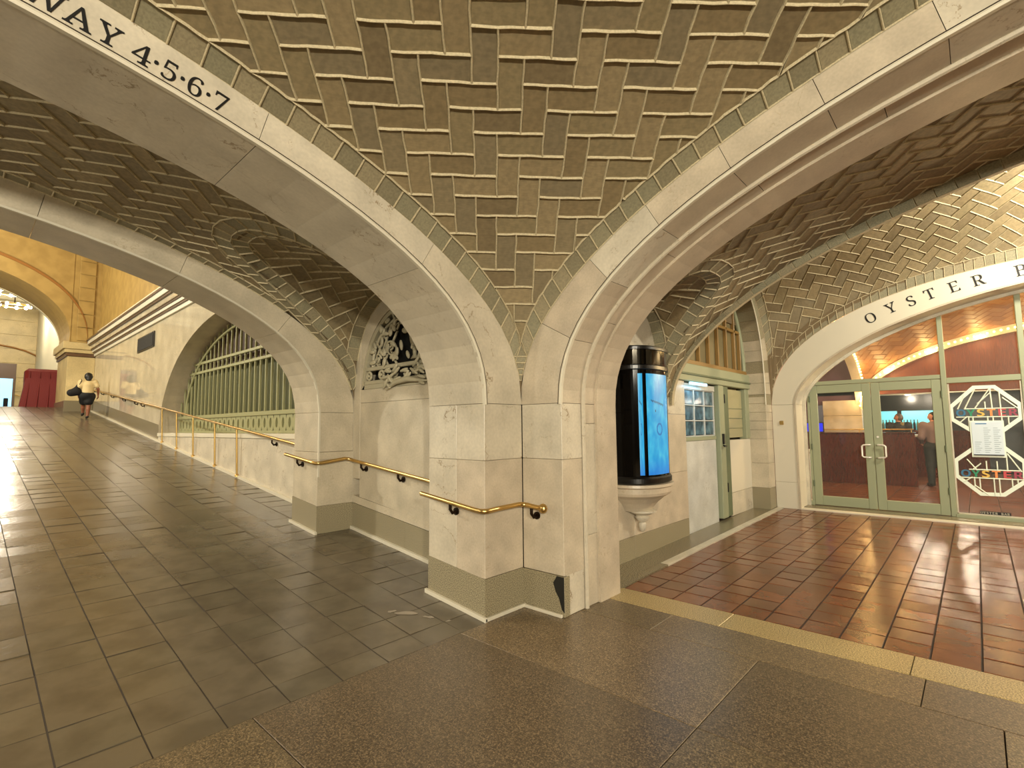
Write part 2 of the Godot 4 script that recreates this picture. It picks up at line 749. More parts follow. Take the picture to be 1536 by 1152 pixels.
# ---- a sail vault over a corner: seen from O, laid out along the diagonal
class Sail:
	extends Surf
	var C: Vector3      # the corner, at floor height
	var U: Vector3      # into the room along the first wall
	var V: Vector3      # into the room along the second wall
	var gu: Callable    # outline along the first wall
	var gv: Callable
	var y0: float
	var E: Vector3
	var T: Vector3
	var th := PackedFloat32Array()
	var bl := PackedFloat32Array()
	var rr := PackedFloat32Array()
	func height(p: float, q: float) -> float:
		var a: float = maxf(gu.call(p) - y0, 0.0)
		var b: float = maxf(gv.call(q) - y0, 0.0)
		return y0 + sqrt(a * a + b * b)
	func outside(P: Vector3) -> bool:
		var p := (P - C).dot(U)
		var q := (P - C).dot(V)
		if p < 0.0 or q < 0.0:
			return true
		return P.y > height(p, q)
	func hit(d: Vector3) -> float:
		var lo := 0.05
		var hi := 14.0
		for i in 26:
			var m := (lo + hi) / 2
			if outside(eye + d * m):
				hi = m
			else:
				lo = m
		return hi
	func build(C_: Vector3, U_: Vector3, V_: Vector3, gu_: Callable, gv_: Callable, y0_: float, back: float, right: Vector3) -> Sail:
		C = C_
		U = U_
		V = V_
		gu = gu_
		gv = gv_
		y0 = y0_
		eye = C + (U + V) * back + Vector3.UP * (y0 - 0.1)
		E = -(U + V).normalized()
		T = right.normalized()
		var l := 0.0
		var prev := Vector3.ZERO
		for i in 361:
			var t := deg_to_rad(-20.0 + i * 0.5)
			var d := E * cos(t) + Vector3.UP * sin(t)
			var r := hit(d)
			var P := eye + d * r
			if i > 0:
				l += P.distance_to(prev)
			prev = P
			th.append(t)
			bl.append(l)
			rr.append(r)
		f = func(a: float, b: float) -> Vector3: return at(a, b)
		return self
	func mer(b: float) -> Vector2:  # angle and radius at length b up the diagonal
		var i := clampi(bl.bsearch(b), 1, bl.size() - 1)
		var t := (b - bl[i - 1]) / maxf(bl[i] - bl[i - 1], 1e-6)
		return Vector2(lerpf(th[i - 1], th[i], t), lerpf(rr[i - 1], rr[i], t))
	func at(a: float, b: float) -> Vector3:
		var m := mer(b)
		var d := (E * cos(m.x) + Vector3.UP * sin(m.x)) * m.y + T * a
		d = d.normalized()
		return eye + d * hit(d)
	func ab(P: Vector3) -> Vector2:
		var v := P - eye
		var al := v.dot(E)
		var be := v.y
		var ga := v.dot(T)
		var t := atan2(be, al)
		var i := clampi(th.bsearch(t), 1, th.size() - 1)
		var k := clampf((t - th[i - 1]) / (th[i] - th[i - 1]), 0.0, 1.0)
		return Vector2(ga * lerpf(rr[i - 1], rr[i], k) / maxf(sqrt(al * al + be * be), 1e-4), lerpf(bl[i - 1], bl[i], k))
	# a point on the vault, distance s along one wall and `off` measured up the vault away from it
	func beside(first: bool, s: float, off: float) -> Vector3:
		var q := 0.0
		var y: float = (gu if first else gv).call(s)
		var l := 0.0
		var step := 0.002
		while l < off and q < 2.0:
			var y1 := height(s, q + step) if first else height(q + step, s)
			l += sqrt(step * step + (y1 - y) * (y1 - y))
			y = y1
			q += step
		var P := C + (U * s + V * q if first else U * q + V * s)
		P.y = y
		return P


# ================= arches =================
# points of an arch's inner line with its normals and the points where they meet the outer line: [inner, normal, outer]
func arch_line(inner: Callable, outer: Callable, sj: float, A: float, t0 := 0.0, t1 := PI, n := 240) -> Array:
	var pts := []
	for i in n + 1:
		var t := t0 + (t1 - t0) * i / n
		var s := sj + A * (1.0 - cos(t))
		pts.append(Vector2(s, inner.call(s)))
	var out := []
	for i in n + 1:
		var d: Vector2 = (pts[mini(i + 1, n)] - pts[maxi(i - 1, 0)]).normalized()
		if i == 0 and t0 == 0.0:
			d = Vector2(0, 1)
		if i == n and t1 >= PI - 0.001:
			d = Vector2(0, -1)
		var nn := Vector2(-d.y, d.x)
		if nn.y < -0.01:
			nn = -nn
		if i == 0 and t0 == 0.0:
			nn = Vector2(-1, 0)
		var q: Vector2 = pts[i]
		for k in 300:
			var r: Vector2 = q + nn * 0.004
			if r.x <= 0.0 or r.x >= 2.0 * (sj + A) or r.y >= outer.call(r.x):
				break
			q = r
		out.append([pts[i], nn, q])
	return out


func ring_stones(parent: Node, o: Vector3, S: Vector3, D: Vector3, line: Array, d0: float, d1: float, mats: Array, length: float, called := "arch_stone", gap := 0.002) -> void:
	var L := 0.0
	var cuts := [0]
	for i in range(1, line.size()):
		L += line[i][0].distance_to(line[i - 1][0])
		if L >= length or i == line.size() - 1:
			cuts.append(i)
			L = 0.0
	for c in cuts.size() - 1:
		var a: int = cuts[c]
		var z: int = cuts[c + 1]
		var idx := []
		var st := clampi(int((z - a) / 5.0), 1, 5)
		for i in range(a, z, st):
			idx.append(i)
		idx.append(z)
		var poly := PackedVector2Array()
		for i in idx:
			poly.append(line[i][0])
		idx.reverse()
		for i in idx:
			poly.append(line[i][2])
		poly = clean(poly, 0.004)
		if poly.size() < 3:
			continue
		var ins := inset(poly, gap)
		var b := MB.new()
		b.prism(ins if signf(area_of(ins)) == signf(area_of(poly)) else poly, o, S, Vector3.UP, D, d0, d1)
		put(parent, called, b, mats[rng.randi() % mats.size()])


# a moulding carried along the inner line; profile in (into the stone, towards the viewer)
func ring_bead(parent: Node, o: Vector3, S: Vector3, D: Vector3, line: Array, prof: Array, depth: float, m: Material, foot: float, called := "edge_moulding", step := 4) -> void:
	var fr := []
	if foot < line[0][0].y:
		fr.append([o + S * line[0][0].x + Vector3.UP * foot + D * depth, S * -1.0, -D])
	for i in range(0, line.size(), step):
		var e: Array = line[i]
		fr.append([o + S * e[0].x + Vector3.UP * e[0].y + D * depth, (S * e[1].x + Vector3.UP * e[1].y), -D])
	put(parent, called, MB.new().sweep(prof, fr), m)


func circle_profile(r: float, n := 8, cx := 0.0, cy := 0.0) -> Array:
	var a := []
	for i in n:
		a.append(Vector2(cx + r * cos(TAU * i / n), cy + r * sin(TAU * i / n)))
	return a


func _ready() -> void:
	rng.seed = 20
	# ---------- camera ----------
	var cam := Camera3D.new()
	cam.name = "camera"
	cam.fov = rad_to_deg(2.0 * atan(576.0 / 760.0))
	cam.near = 0.05
	cam.far = 200.0
	cam.transform = Transform3D(Basis(Vector3(0.67548208, -0.00976267, 0.73731177), Vector3(-0.05514682, 0.99644322, 0.0637161), Vector3(-0.73531135, -0.08369948, 0.67254116)), Vector3(0, 1.6, 0))
	add_child(cam)
	cam.current = true
	# ---------- surroundings and exposure ----------
	var we := WorldEnvironment.new()
	we.name = "surroundings"
	var env := Environment.new()
	env.background_mode = Environment.BG_COLOR
	env.background_color = Color(0.0, 0.0, 0.0)
	env.tonemap_mode = Environment.TONE_MAPPER_LINEAR
	env.tonemap_exposure = EXPOSURE
	env.sdfgi_enabled = true
	env.ssao_enabled = true
	env.ssil_enabled = true
	we.environment = env
	add_child(we)
	materials()
	lights()
	# ---------- the setting ----------
	gallery_floor()
	ramp_floor()
	red_floor()
	gallery_vault()
	gallery_walls()
	bay_left()
	bay_right()
	bay_entrance()
	hall()
	restaurant()
	# ---------- the things ----------
	handrails()
	lunette_grille()
	hall_grille()
	kiosk()
	side_door()
	entrance()
	people()
	hall_things()


const EXPOSURE := 0.8
const WARM := Color(1.0, 0.965, 0.88)


func materials() -> void:
	var W := Color.WHITE
	var marble := marble_texture(3, Color(0.46, 0.36, 0.24), 0.75)
	var soft := marble_texture(21, Color(0.5, 0.42, 0.3), 0.25)
	var bump := noise(5, 0.05, 4, [], false, 2.0)
	var cols := [Color(0.80, 0.76, 0.675), Color(0.785, 0.735, 0.645), Color(0.81, 0.775, 0.695), Color(0.775, 0.72, 0.63)]
	for i in 4:
		mat("marble_%d" % i, cols[i], 0.38, {"tex": marble if i % 2 == 0 else soft, "scale": Vector3.ONE * [0.55, 0.8, 0.65, 0.9][i]})
	mat("bay_stone", Color(0.78, 0.735, 0.64), 0.45, {"tex": soft, "scale": Vector3.ONE * 0.7})
	mat("hall_marble", Color(0.86, 0.82, 0.72), 0.03, {"tex": soft, "scale": Vector3.ONE * 0.4, "spec": 0.9, "metal": 0.22})
	mat("cream_edge", Color(0.80, 0.775, 0.70), 0.42)
	var grain := noise(11, 0.16, 3, [[0.25, Color(0.55, 0.53, 0.48)], [0.5, Color(0.85, 0.83, 0.78)], [0.75, Color(1, 0.99, 0.95)]])
	mat("granite", Color(0.66, 0.63, 0.54), 0.42, {"tex": grain, "scale": Vector3.ONE * 1.2})
	mat("slab_grey", Color(0.56, 0.53, 0.45), 0.25, {"tex": grain, "scale": Vector3.ONE * 0.8})
	mat("dim_stone", Color(0.20, 0.17, 0.13), 0.6)
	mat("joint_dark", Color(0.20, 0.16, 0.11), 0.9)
	var chips := noise(31, 0.11, 1, [[0.0, Color(0.50, 0.48, 0.45)], [0.45, Color(0.68, 0.66, 0.62)], [0.75, Color(0.80, 0.78, 0.73)], [0.97, Color(1.0, 0.98, 0.92)]], true)
	var smooth := noise(37, 0.012, 4, [[0.2, Color(0.35, 0.35, 0.35)], [0.8, Color(0.7, 0.7, 0.7)]])
	for i in 3:
		mat("terrazzo_%d" % i, [Color(0.56, 0.50, 0.40), Color(0.60, 0.53, 0.43), Color(0.52, 0.46, 0.38)][i], 0.33, {"tex": chips, "scale": Vector3.ONE * 3.0})
	mat("threshold", Color(0.80, 0.72, 0.53), 0.3, {"tex": grain, "scale": Vector3.ONE * 1.0})
	mat("white_strip", Color(0.82, 0.79, 0.71), 0.35, {"tex": soft, "scale": Vector3.ONE})
	# vault tiles: unglazed buff and olive clay with wire-cut streaks
	var streak := noise(41, 0.03, 4, [[0.25, Color(0.86, 0.86, 0.86)], [0.7, Color(1, 1, 1)]])
	var vt := [Color(0.56, 0.497, 0.37), Color(0.532, 0.48, 0.368), Color(0.515, 0.452, 0.33), Color(0.575, 0.512, 0.385), Color(0.54, 0.485, 0.36), Color(0.48, 0.422, 0.312), Color(0.505, 0.456, 0.352)]
	for i in vt.size():
		mat("vault_tile_%d" % i, vt[i], 0.62, {"tex": streak, "scale": Vector3(1.2, 6.0, 1.2), "bump": bump, "depth": 0.25})
	var bt := [Color(0.57, 0.545, 0.44), Color(0.53, 0.50, 0.40), Color(0.59, 0.55, 0.44), Color(0.55, 0.53, 0.43)]
	for i in bt.size():
		mat("border_tile_%d" % i, bt[i], 0.6, {"tex": streak, "scale": Vector3(3, 3, 3), "bump": bump, "depth": 0.5})
	var wt := [Color(0.52, 0.36, 0.22), Color(0.47, 0.32, 0.19), Color(0.55, 0.40, 0.25)]
	for i in wt.size():
		mat("brown_tile_%d" % i, wt[i], 0.5)
	mat("mortar", Color(0.75, 0.70, 0.57), 0.75, {"tex": streak, "scale": Vector3.ONE * 4.0, "bump": bump, "depth": 0.8})
	mat("vault_back", Color(0.42, 0.36, 0.26), 0.9)
	var stain := noise(47, 0.010, 5, [[0.25, Color(0.88, 0.87, 0.86)], [0.7, Color(1, 1, 1)]])
	var ft := [Color(0.395, 0.36, 0.295), Color(0.385, 0.35, 0.285), Color(0.405, 0.37, 0.30), Color(0.39, 0.36, 0.295)]
	for i in ft.size():
		mat("ramp_tile_%d" % i, ft[i], 0.24, {"tex": stain, "scale": Vector3.ONE * 0.5, "bump": bump, "depth": 0.1})
	mat("floor_grout", Color(0.22, 0.18, 0.13), 0.9)
	var rt := [Color(0.46, 0.265, 0.15), Color(0.44, 0.25, 0.145), Color(0.48, 0.28, 0.16), Color(0.42, 0.25, 0.15)]
	for i in rt.size():
		mat("red_tile_%d" % i, rt[i], 0.22, {"tex": stain, "scale": Vector3.ONE * 0.5})
	mat("red_grout", Color(0.19, 0.12, 0.07), 0.85)
	mat("brass", Color(0.80, 0.67, 0.42), 0.3, {"metal": 1.0})
	mat("bronze", Color(0.16, 0.11, 0.07), 0.4, {"metal": 0.8})
	mat("steel", Color(0.92, 0.91, 0.87), 0.35, {"metal": 0.4})
	mat("green_paint", Color(0.56, 0.58, 0.47), 0.45)
	mat("green_dark", Color(0.36, 0.40, 0.30), 0.5)
	mat("grille_paint", Color(0.56, 0.56, 0.41), 0.45)
	mat("grille_back", Color(0.27, 0.28, 0.16), 0.5)
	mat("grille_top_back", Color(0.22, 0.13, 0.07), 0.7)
	mat("lunette_stone", Color(0.66, 0.63, 0.53), 0.5, {"bump": bump, "depth": 0.8})
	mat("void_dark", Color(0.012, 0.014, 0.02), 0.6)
	mat("black_gloss", Color(0.010, 0.007, 0.006), 0.07, {"spec": 0.3})
	mat("dark_chrome", Color(0.20, 0.19, 0.17), 0.08, {"metal": 1.0})
	mat("black_metal", Color(0.02, 0.02, 0.022), 0.3)
	mat("white_paint", Color(0.80, 0.80, 0.77), 0.4, {"tex": soft, "scale": Vector3.ONE * 0.6})
	mat("gold_frame", Color(0.54, 0.42, 0.22), 0.4)
	mat("frosted", Color(0.44, 0.40, 0.28), 0.5)
	mat("ink", Color(0.012, 0.014, 0.018), 0.5)
	mat("wood", Color(0.30, 0.10, 0.05), 0.18, {"tex": noise(61, 0.02, 3, [[0.3, Color(0.85, 0.85, 0.85)], [0.7, Color(1, 1, 1)]]), "scale": Vector3(4, 0.4, 4), "coat": 0.5})
	mat("wood_panel", Color(0.38, 0.16, 0.05), 0.6, {"tex": noise(62, 0.02, 3, [[0.3, Color(0.85, 0.85, 0.85)], [0.7, Color(1, 1, 1)]]), "scale": Vector3(4, 0.4, 4)})
	mat("ochre", Color(0.66, 0.55, 0.31), 0.6, {"tex": noise(65, 0.008, 4, [[0.25, Color(0.92, 0.91, 0.89)], [0.7, Color(1, 1, 1)]]), "scale": Vector3.ONE * 0.4})
	mat("ochre_dark", Color(0.55, 0.37, 0.14), 0.6)
	mat("hall_block", Color(0.80, 0.72, 0.52), 0.5, {"tex": soft, "scale": Vector3.ONE * 0.3})
	mat("plaster", Color(0.84, 0.81, 0.70), 0.7)
	mat("cornice_brown", Color(0.36, 0.26, 0.17), 0.35)
	mat("red_cloth", Color(0.42, 0.04, 0.03), 0.6, {"bump": bump, "depth": 1.0})
	mat("purple_wall", Color(0.34, 0.20, 0.24), 0.6)
	mat("skin", Color(0.50, 0.30, 0.20), 0.5, {})
	mat("skin_light", Color(0.68, 0.46, 0.36), 0.5, {})
	mat("cream_shirt", Color(0.78, 0.70, 0.52), 0.8)
	mat("navy_cloth", Color(0.020, 0.020, 0.030), 0.8)
	mat("black_hair", Color(0.02, 0.015, 0.012), 0.5)
	mat("grey_hair", Color(0.30, 0.25, 0.21), 0.6)
	mat("black_cloth", Color(0.02, 0.02, 0.024), 0.75)
	mat("vest_back", Color(0.42, 0.36, 0.20), 0.4)
	mat("mauve_cloth", Color(0.42, 0.34, 0.33), 0.8)
	mat("shoe", Color(0.05, 0.03, 0.02), 0.5)
	mat("paper", Color(0.80, 0.85, 0.88), 0.6)
	mat("decal_white", Color(0.86, 0.90, 0.84), 0.5)
	var g := mat("glass", Color(0.9, 0.95, 0.92, 0.02), 0.02, {"spec": 0.22})
	g.transparency = BaseMaterial3D.TRANSPARENCY_ALPHA
	mat("lamp_warm", Color(1, 0.9, 0.7), 0.5, {"emit": Color(1.0, 0.82, 0.50), "power": 3.0})
	mat("bulb_glow", Color(1, 0.85, 0.55), 0.5, {"emit": Color(1.0, 0.84, 0.52), "power": 14.0})
	mat("lamp_white", Color(1, 1, 1), 0.5, {"emit": Color(1.0, 0.97, 0.90), "power": 8.0})
	mat("cold_glow", Color(0.7, 0.9, 1), 0.5, {"emit": Color(0.65, 0.90, 1.0), "power": 2.2})
	mat("cyan_glow", Color(0.4, 0.8, 0.85), 0.5, {"emit": Color(0.45, 0.85, 0.88), "power": 0.8})
	mat("blue_screen", Color(0.02, 0.05, 0.4), 0.4, {"emit": Color(0.06, 0.13, 0.95), "power": 1.2})
	mat("shop_glow", Color(0.6, 0.85, 1), 0.5, {"emit": Color(0.60, 0.86, 1.0), "power": 1.6})


func lamp_ball(called: String, at: Vector3, r: float, c: Color, e: float, label: String, group := "") -> void:
	var t := thing(called, at, label, "lamp", group)
	put(t, "globe", MB.new().ball(at, Vector3(r, r, r), 14, 8), M.lamp_warm)
	put(t, "stem", MB.new().tube([at + Vector3.UP * r * 0.98, at + Vector3.UP * (r + 0.6)], 0.012, 8), M.bronze)
	omni(at, c, e, r * 0.8)


func lights() -> void:
	# lamps of the gallery, high under the vault behind the camera
	lamp_ball("globe_lamp", Vector3(-6.3, 3.7, 5.2), 0.22, WARM, 92.0, "white globe lamp hanging at the far left side of the gallery")
	lamp_ball("globe_lamp", Vector3(-4.4, 3.7, 7.2), 0.22, WARM, 92.0, "white globe lamp hanging at the back of the gallery")
	# the entrance bay is lit from its far side
	lamp_ball("globe_lamp", Vector3(8.6, 4.2, 1.7), 0.16, WARM, 19.0, "white globe lamp high in front of the right half of the restaurant arch")
	# the bay over the ramp and the hall
	lamp_ball("globe_lamp", Vector3(-4.2, 3.3, -5.2), 0.16, WARM, 8.0, "white globe lamp hanging under the barrel vault over the ramp")
	lamp_ball("hall_lamp", Vector3(-3.0, 6.5, -13.0), 0.24, Color(1.0, 0.97, 0.90), 66.0, "globe lamp hanging in the ramp hall nearest the arch")
	lamp_ball("hall_lamp", Vector3(-3.0, 6.5, -21.0), 0.24, Color(1.0, 0.96, 0.86), 54.0, "globe lamp hanging in the ramp hall nearest the great arch")


func slab(parent: Node, x0: float, x1: float, z0: float, z1: float, y: float, m: Material, called := "floor_slab", th := 0.06, gap := 0.0025) -> void:
	put(parent, called, bx(x0 + gap, y - th, z0 + gap, x1 - gap, y, z1 - gap, 0.0025), m)


func gallery_floor() -> void:
	var f := struct("floor", Vector3(0, 0, 0), "speckled brown terrazzo floor of the vaulted gallery, laid in large slabs", "floor")
	put(f, "bed", bx(-10.2, -0.25, -3.1, 4.54, -0.045, 10.6), M.joint_dark)
	var t := [M.terrazzo_0, M.terrazzo_1, M.terrazzo_2]
	var zc := [-3.08, -2.0, -0.34, 1.30, 3.0, 5.5, 8.0, 10.5]
	for i in zc.size() - 1:
		slab(f, 3.765, 4.185, zc[i], zc[i + 1], 0.0, t[i % 3])
	var zd := [-3.08, -1.2, 0.0, 1.2, 2.4, 4.4, 7.4, 10.5]
	for i in zd.size() - 1:
		slab(f, 2.737, 3.765, zd[i], zd[i + 1], 0.0, t[(i + 1) % 3])
		slab(f, 1.2, 2.737, zd[i], zd[i + 1], 0.0, t[(i + 2) % 3])
		slab(f, -0.6, 1.2, zd[i], zd[i + 1], 0.0, t[i % 3])
	slab(f, -10.2, -0.6, -3.08, 10.5, 0.0, t[0])
	var ze := [-3.08, -1.62, -0.42, 0.9, 2.6, 5.0, 10.5]
	for i in ze.size() - 1:
		slab(f, 4.185, 4.535, ze[i], ze[i + 1], 0.002, M.threshold, "threshold_slab")


func tile_floor(parent: Node, S: Surf, xs: Array, zs: Array, mats: Array, grout: Material, parts: Callable, joint := 0.004, dip := -0.003) -> void:
	var gr := MB.new()
	var joined := []
	for m in mats:
		joined.append(MB.new())
	for j in zs.size() - 1:
		for i in xs.size() - 1:
			var poly := PackedVector2Array([Vector2(xs[i], zs[j]), Vector2(xs[i + 1], zs[j]), Vector2(xs[i + 1], zs[j + 1]), Vector2(xs[i], zs[j + 1])])
			var k := rng.randi() % mats.size()
			var a: bool = parts.call((xs[i] + xs[i + 1]) / 2, (zs[j] + zs[j + 1]) / 2)
			var b: MB = MB.new() if a else joined[k]
			if lay_tile(S, poly, b, gr, joint, dip, 0.0) and a:
				put(parent, "floor_tile", b, mats[k])
	for k in mats.size():
		if not joined[k].v.is_empty():
			put(parent, "floor_tiles", joined[k], mats[k]).set_meta("kind", "stuff")
	put(parent, "grout", gr, grout)


func ramp_floor() -> void:
	var f := struct("floor", Vector3(1.5, 0, -3.1), "grey brown square tiled ramp rising through the left arch towards the hall", "floor")
	var S := Surf.new()
	S.f = func(a: float, b: float) -> Vector3: return Vector3(a, ramp_y(b), b)
	S.eye = Vector3(0, 50, -10)
	var xs := []
	for i in range(-4, 9):
		xs.append(0.40 + 0.3375 * i)
	xs.append(3.52)
	var zs := [-3.075]
	var z := -3.30
	while z > -27.4:
		zs.append(z)
		z -= 0.331
	zs.append(-27.5)
	var mats := [M.ramp_tile_0, M.ramp_tile_1, M.ramp_tile_2, M.ramp_tile_3]
	var n := [0]
	tile_floor(f, S, xs, zs, mats, M.floor_grout, func(x: float, zz: float) -> bool:
		n[0] += 1
		return zz > -11.0 and x > -0.4)
	var b := MB.new()
	b.h = Vector3(0, -50, -10)
	b.quad(Vector3(-9.5, -0.004, -3.07), Vector3(-0.95, -0.004, -3.07), Vector3(-0.95, 2.556, -27.5), Vector3(-9.5, 2.556, -27.5))
	put(f, "far_floor", b, M.ramp_tile_0)
	var c := MB.new()
	c.prism(PackedVector2Array([Vector2(-3.07, -0.012), Vector2(-27.5, 2.55), Vector2(-27.5, -0.3), Vector2(-3.07, -0.3)]), Vector3(-9.6, 0, 0), Vector3(0, 0, 1), Vector3.UP, Vector3.RIGHT, 0, 13.3)
	put(f, "bed", c, M.floor_grout)
	# scuffs of old paint on the tiles near the pier
	var k := 0
	for e in [[2.62, -3.62, 0.10, 0.03, 0.7], [2.72, -3.45, 0.05, 0.02, 0.9], [2.80, -3.30, 0.03, 0.015, 0.4], [2.55, -3.72, 0.04, 0.02, 0.2]]:
		var pts := PackedVector2Array()
		for i in 11:
			var t: float = TAU * i / 11
			pts.append(Vector2(cos(t) * e[2], sin(t) * e[3] * (0.6 + 0.7 * rng.randf())).rotated(e[4]) + Vector2(e[0], e[1]))
		var s := MB.new()
		s.h = Vector3(0, -50, 0)
		for tri in [Geometry2D.triangulate_polygon(pts)]:
			for i in range(0, tri.size(), 3):
				var q := []
				for j in 3:
					var p := pts[tri[i + j]]
					q.append(Vector3(p.x, ramp_y(p.y) + 0.0015, p.y))
				s.tri(q[0], q[1], q[2])
		put(f, "paint_scuff", s, mat("scuff", Color(0.62, 0.58, 0.52), 0.6) if k == 0 else M.scuff)
		k += 1


func red_floor() -> void:
	var f := struct("floor", Vector3(7, 0, -1), "glossy red quarry tile floor leading to the glass restaurant doors", "floor")
	var S := Surf.new()
	S.f = func(a: float, b: float) -> Vector3: return Vector3(a, red_y(a), b)
	S.eye = Vector3(7, 50, 0)
	var xs := []
	for i in 23:
		xs.append(4.537 + 0.2560 * i)
	xs[-1] = 10.24
	var zs := [-2.68]
	for i in range(-8, 13):
		zs.append(-0.34 + 0.2625 * i)
	tile_floor(f, S, xs, zs, [M.red_tile_0, M.red_tile_1, M.red_tile_2, M.red_tile_3], M.red_grout, func(x: float, z: float) -> bool: return z < 0.9 and x < 9.2, 0.0065, -0.006)
	var rest := MB.new()
	rest.h = Vector3(7, -50, 5)
	rest.quad(Vector3(4.54, 0, 2.8), Vector3(10.24, red_y(10.24), 2.8), Vector3(10.24, red_y(10.24), 10.5), Vector3(4.54, 0, 10.5))
	put(f, "far_floor", rest, M.red_tile_1)
	var bed := MB.new()
	bed.prism(PackedVector2Array([Vector2(4.53, -0.01), Vector2(10.8, 0.076), Vector2(10.8, -0.25), Vector2(4.53, -0.25)]), Vector3(0, 0, -3.3), Vector3.RIGHT, Vector3.UP, Vector3.BACK, 0, 13.8)
	put(f, "bed", bed, M.red_grout)
	# the grey walk and the white strip along the wall
	var n := 5
	for i in n:
		var a := 4.36 + (10.2 - 4.36) * i / n
		var b := 4.36 + (10.2 - 4.36) * (i + 1) / n
		for e in [[-3.12, -2.785, M.slab_grey, "walk_slab"], [-2.78, -2.685, M.white_strip, "strip_slab"]]:
			var q := MB.new()
			var ya := red_y(a) + 0.012
			var yb := red_y(b) + 0.012
			q.prism(PackedVector2Array([Vector2(a + 0.002, ya), Vector2(b - 0.002, yb), Vector2(b - 0.002, yb - 0.05), Vector2(a + 0.002, ya - 0.05)]), Vector3(0, 0, e[0]), Vector3.RIGHT, Vector3.UP, Vector3.BACK, 0, e[1] - e[0])
			put(f, e[3], q, M.white_strip if (e[3] == "strip_slab" and i > 0) else M.slab_grey)
	put(f, "door_sill", bx(10.22, 0.0, -2.45, 10.40, 0.100, 5.8), M.cream_edge)
	put(f, "door_sill", bx(10.40, 0.0, -2.45, 10.84, 0.112, 5.8), M.slab_grey)


# ---------- the gallery's vault ----------
func gallery_vault() -> void:
	var c := struct("ceiling", Vector3(0, 4.5, 0), "low vault of the gallery faced with buff herringbone tiles and raised joints", "vaulted ceiling")
	var S := Sail.new().build(Vector3(CX, 0, CZ), Vector3(-1, 0, 0), Vector3(0, 0, 1), oL, oR, 1.85, 4.4, Vector3(1, 0, 1))
	for e in [126.7, 165.0, 202.0, 235.0, 265.0, 294.0]:
		if PROBE:
			for k in 400:
				var P := S.at(0.0, 1.0 + k * 0.01)
				if proj(P).y < e:
					print("b at ", e, " = ", 1.0 + k * 0.01, " ", P)
					break
	var off := 0.165
	var tiles := [M.vault_tile_0, M.vault_tile_1, M.vault_tile_2, M.vault_tile_3, M.vault_tile_4, M.vault_tile_5, M.vault_tile_6]
	var border := [M.border_tile_0, M.border_tile_1, M.border_tile_2, M.border_tile_3]
	var far := 3.95
	var edge := []
	for first in [true, false]:
		var ins := []
		var out := []
		for i in 400:
			var s: float = 0.03 + (far - 0.03) * pow(i / 399.0, 1.6)
			var P := S.beside(first, s, off)
			var p := CX - P.x
			var q := P.z - CZ
			if (first and q > p) or (not first and p > q):
				continue
			ins.append(S.ab(P))
			var Q := S.beside(first, s, 0.0)
			out.append(S.ab(Q))
		var a := even(ins, 0.165)
		var b := even(out, 0.165)
		while b.size() > a.size():
			b = even(out, 0.165 * 1.001 * out.size() / out.size() * float(b.size()) / a.size())
			break
		b = []
		# the outer ends answer the inner ones
		for k in a.size():
			var best := 0
			for j in ins.size():
				if ins[j].distance_to(a[k]) < ins[best].distance_to(a[k]):
					best = j
			b.append(out[best])
		tile_row(c, S, a, b, border, M.mortar)
		edge.append(ins)
	# the wedge of tiles below the fork of the two borders
	var v: Vector2 = (edge[0][0] + edge[1][0]) / 2
	var low := []
	var hgh := []
	for k in 5:
		var y: float = lerpf(2.02, S.at(v.x, v.y).y - 0.12, k / 4.0)
		for first in [true, false]:
			var s := 0.0
			while (oL(s) if first else oR(s)) < y and s < 1.0:
				s += 0.001
			(low if first else hgh).append(S.ab(S.beside(first, s, 0.0)))
	low.append(v)
	hgh.append(v + Vector2(0.002, 0))
	tile_row(c, S, low, hgh, border, M.mortar)
	var region := PackedVector2Array()
	var l: Array = edge[0].duplicate()
	l.reverse()
	for p in l:
		region.append(p)
	for p in edge[1]:
		region.append(p)
	region.append(S.ab(Vector3(CX - 3.1, S.height(3.1, 3.1), CZ + 3.1)))
	region = clean(region, 0.05)
	var n := herringbone(c, S, tiles, M.mortar, region, [], 0.0, 0.16, Vector2(-0.069, GALLERY_PHASE), {"ridge": 0.019, "joint": 0.0098, "wavy": 0.0042})
	if PROBE:
		print("gallery tiles ", n)
	# the shell of the whole vault
	var b := MB.new()
	var P := []
	var N := 44
	for i in N + 1:
		var row := []
		var p := 6.8 * (1.0 - cos(PI * i / N))
		for j in N + 1:
			var q := 6.8 * (1.0 - cos(PI * j / N))
			row.append(Vector3(CX - p, S.height(p, q) + 0.012, CZ + q))
		P.append(row)
	b.h = Vector3(CX - 6.8, 1.5, CZ + 6.8)
	b.sg = -1.0
	for i in N:
		for j in N:
			b.quad(P[i][j], P[i + 1][j], P[i + 1][j + 1], P[i][j + 1])
	put(c, "vault_shell", b, M.vault_back)
	# a rough roof above everything keeps outside light out
	put(c, "roof_slab", bx(-10.6, 6.2, -3.7, 11.0, 6.4, 11.0), M.vault_back)


const PROBE := false
const GALLERY_PHASE := -0.10


func proj(P: Vector3) -> Vector2:
	var q := P - Vector3(0, 1.6, 0)
	var x := q.dot(Vector3(0.67548208, -0.00976267, 0.73731177))
	var y := q.dot(Vector3(-0.05514682, 0.99644322, 0.0637161))
	var z := -q.dot(Vector3(-0.73531135, -0.08369948, 0.67254116))
	return Vector2(768 + 760 * x / z, 576 - 760 * y / z)


func block(p: Node, x0: float, y0: float, z0: float, x1: float, y1: float, z1: float, m: Material, called := "stone_block", ch := 0.004) -> void:
	var g := 0.0012
	put(p, called, bx(minf(x0, x1) + g, minf(y0, y1) + g, minf(z0, z1) + g, maxf(x0, x1) - g, maxf(y0, y1) - g, maxf(z0, z1) - g, ch), m)


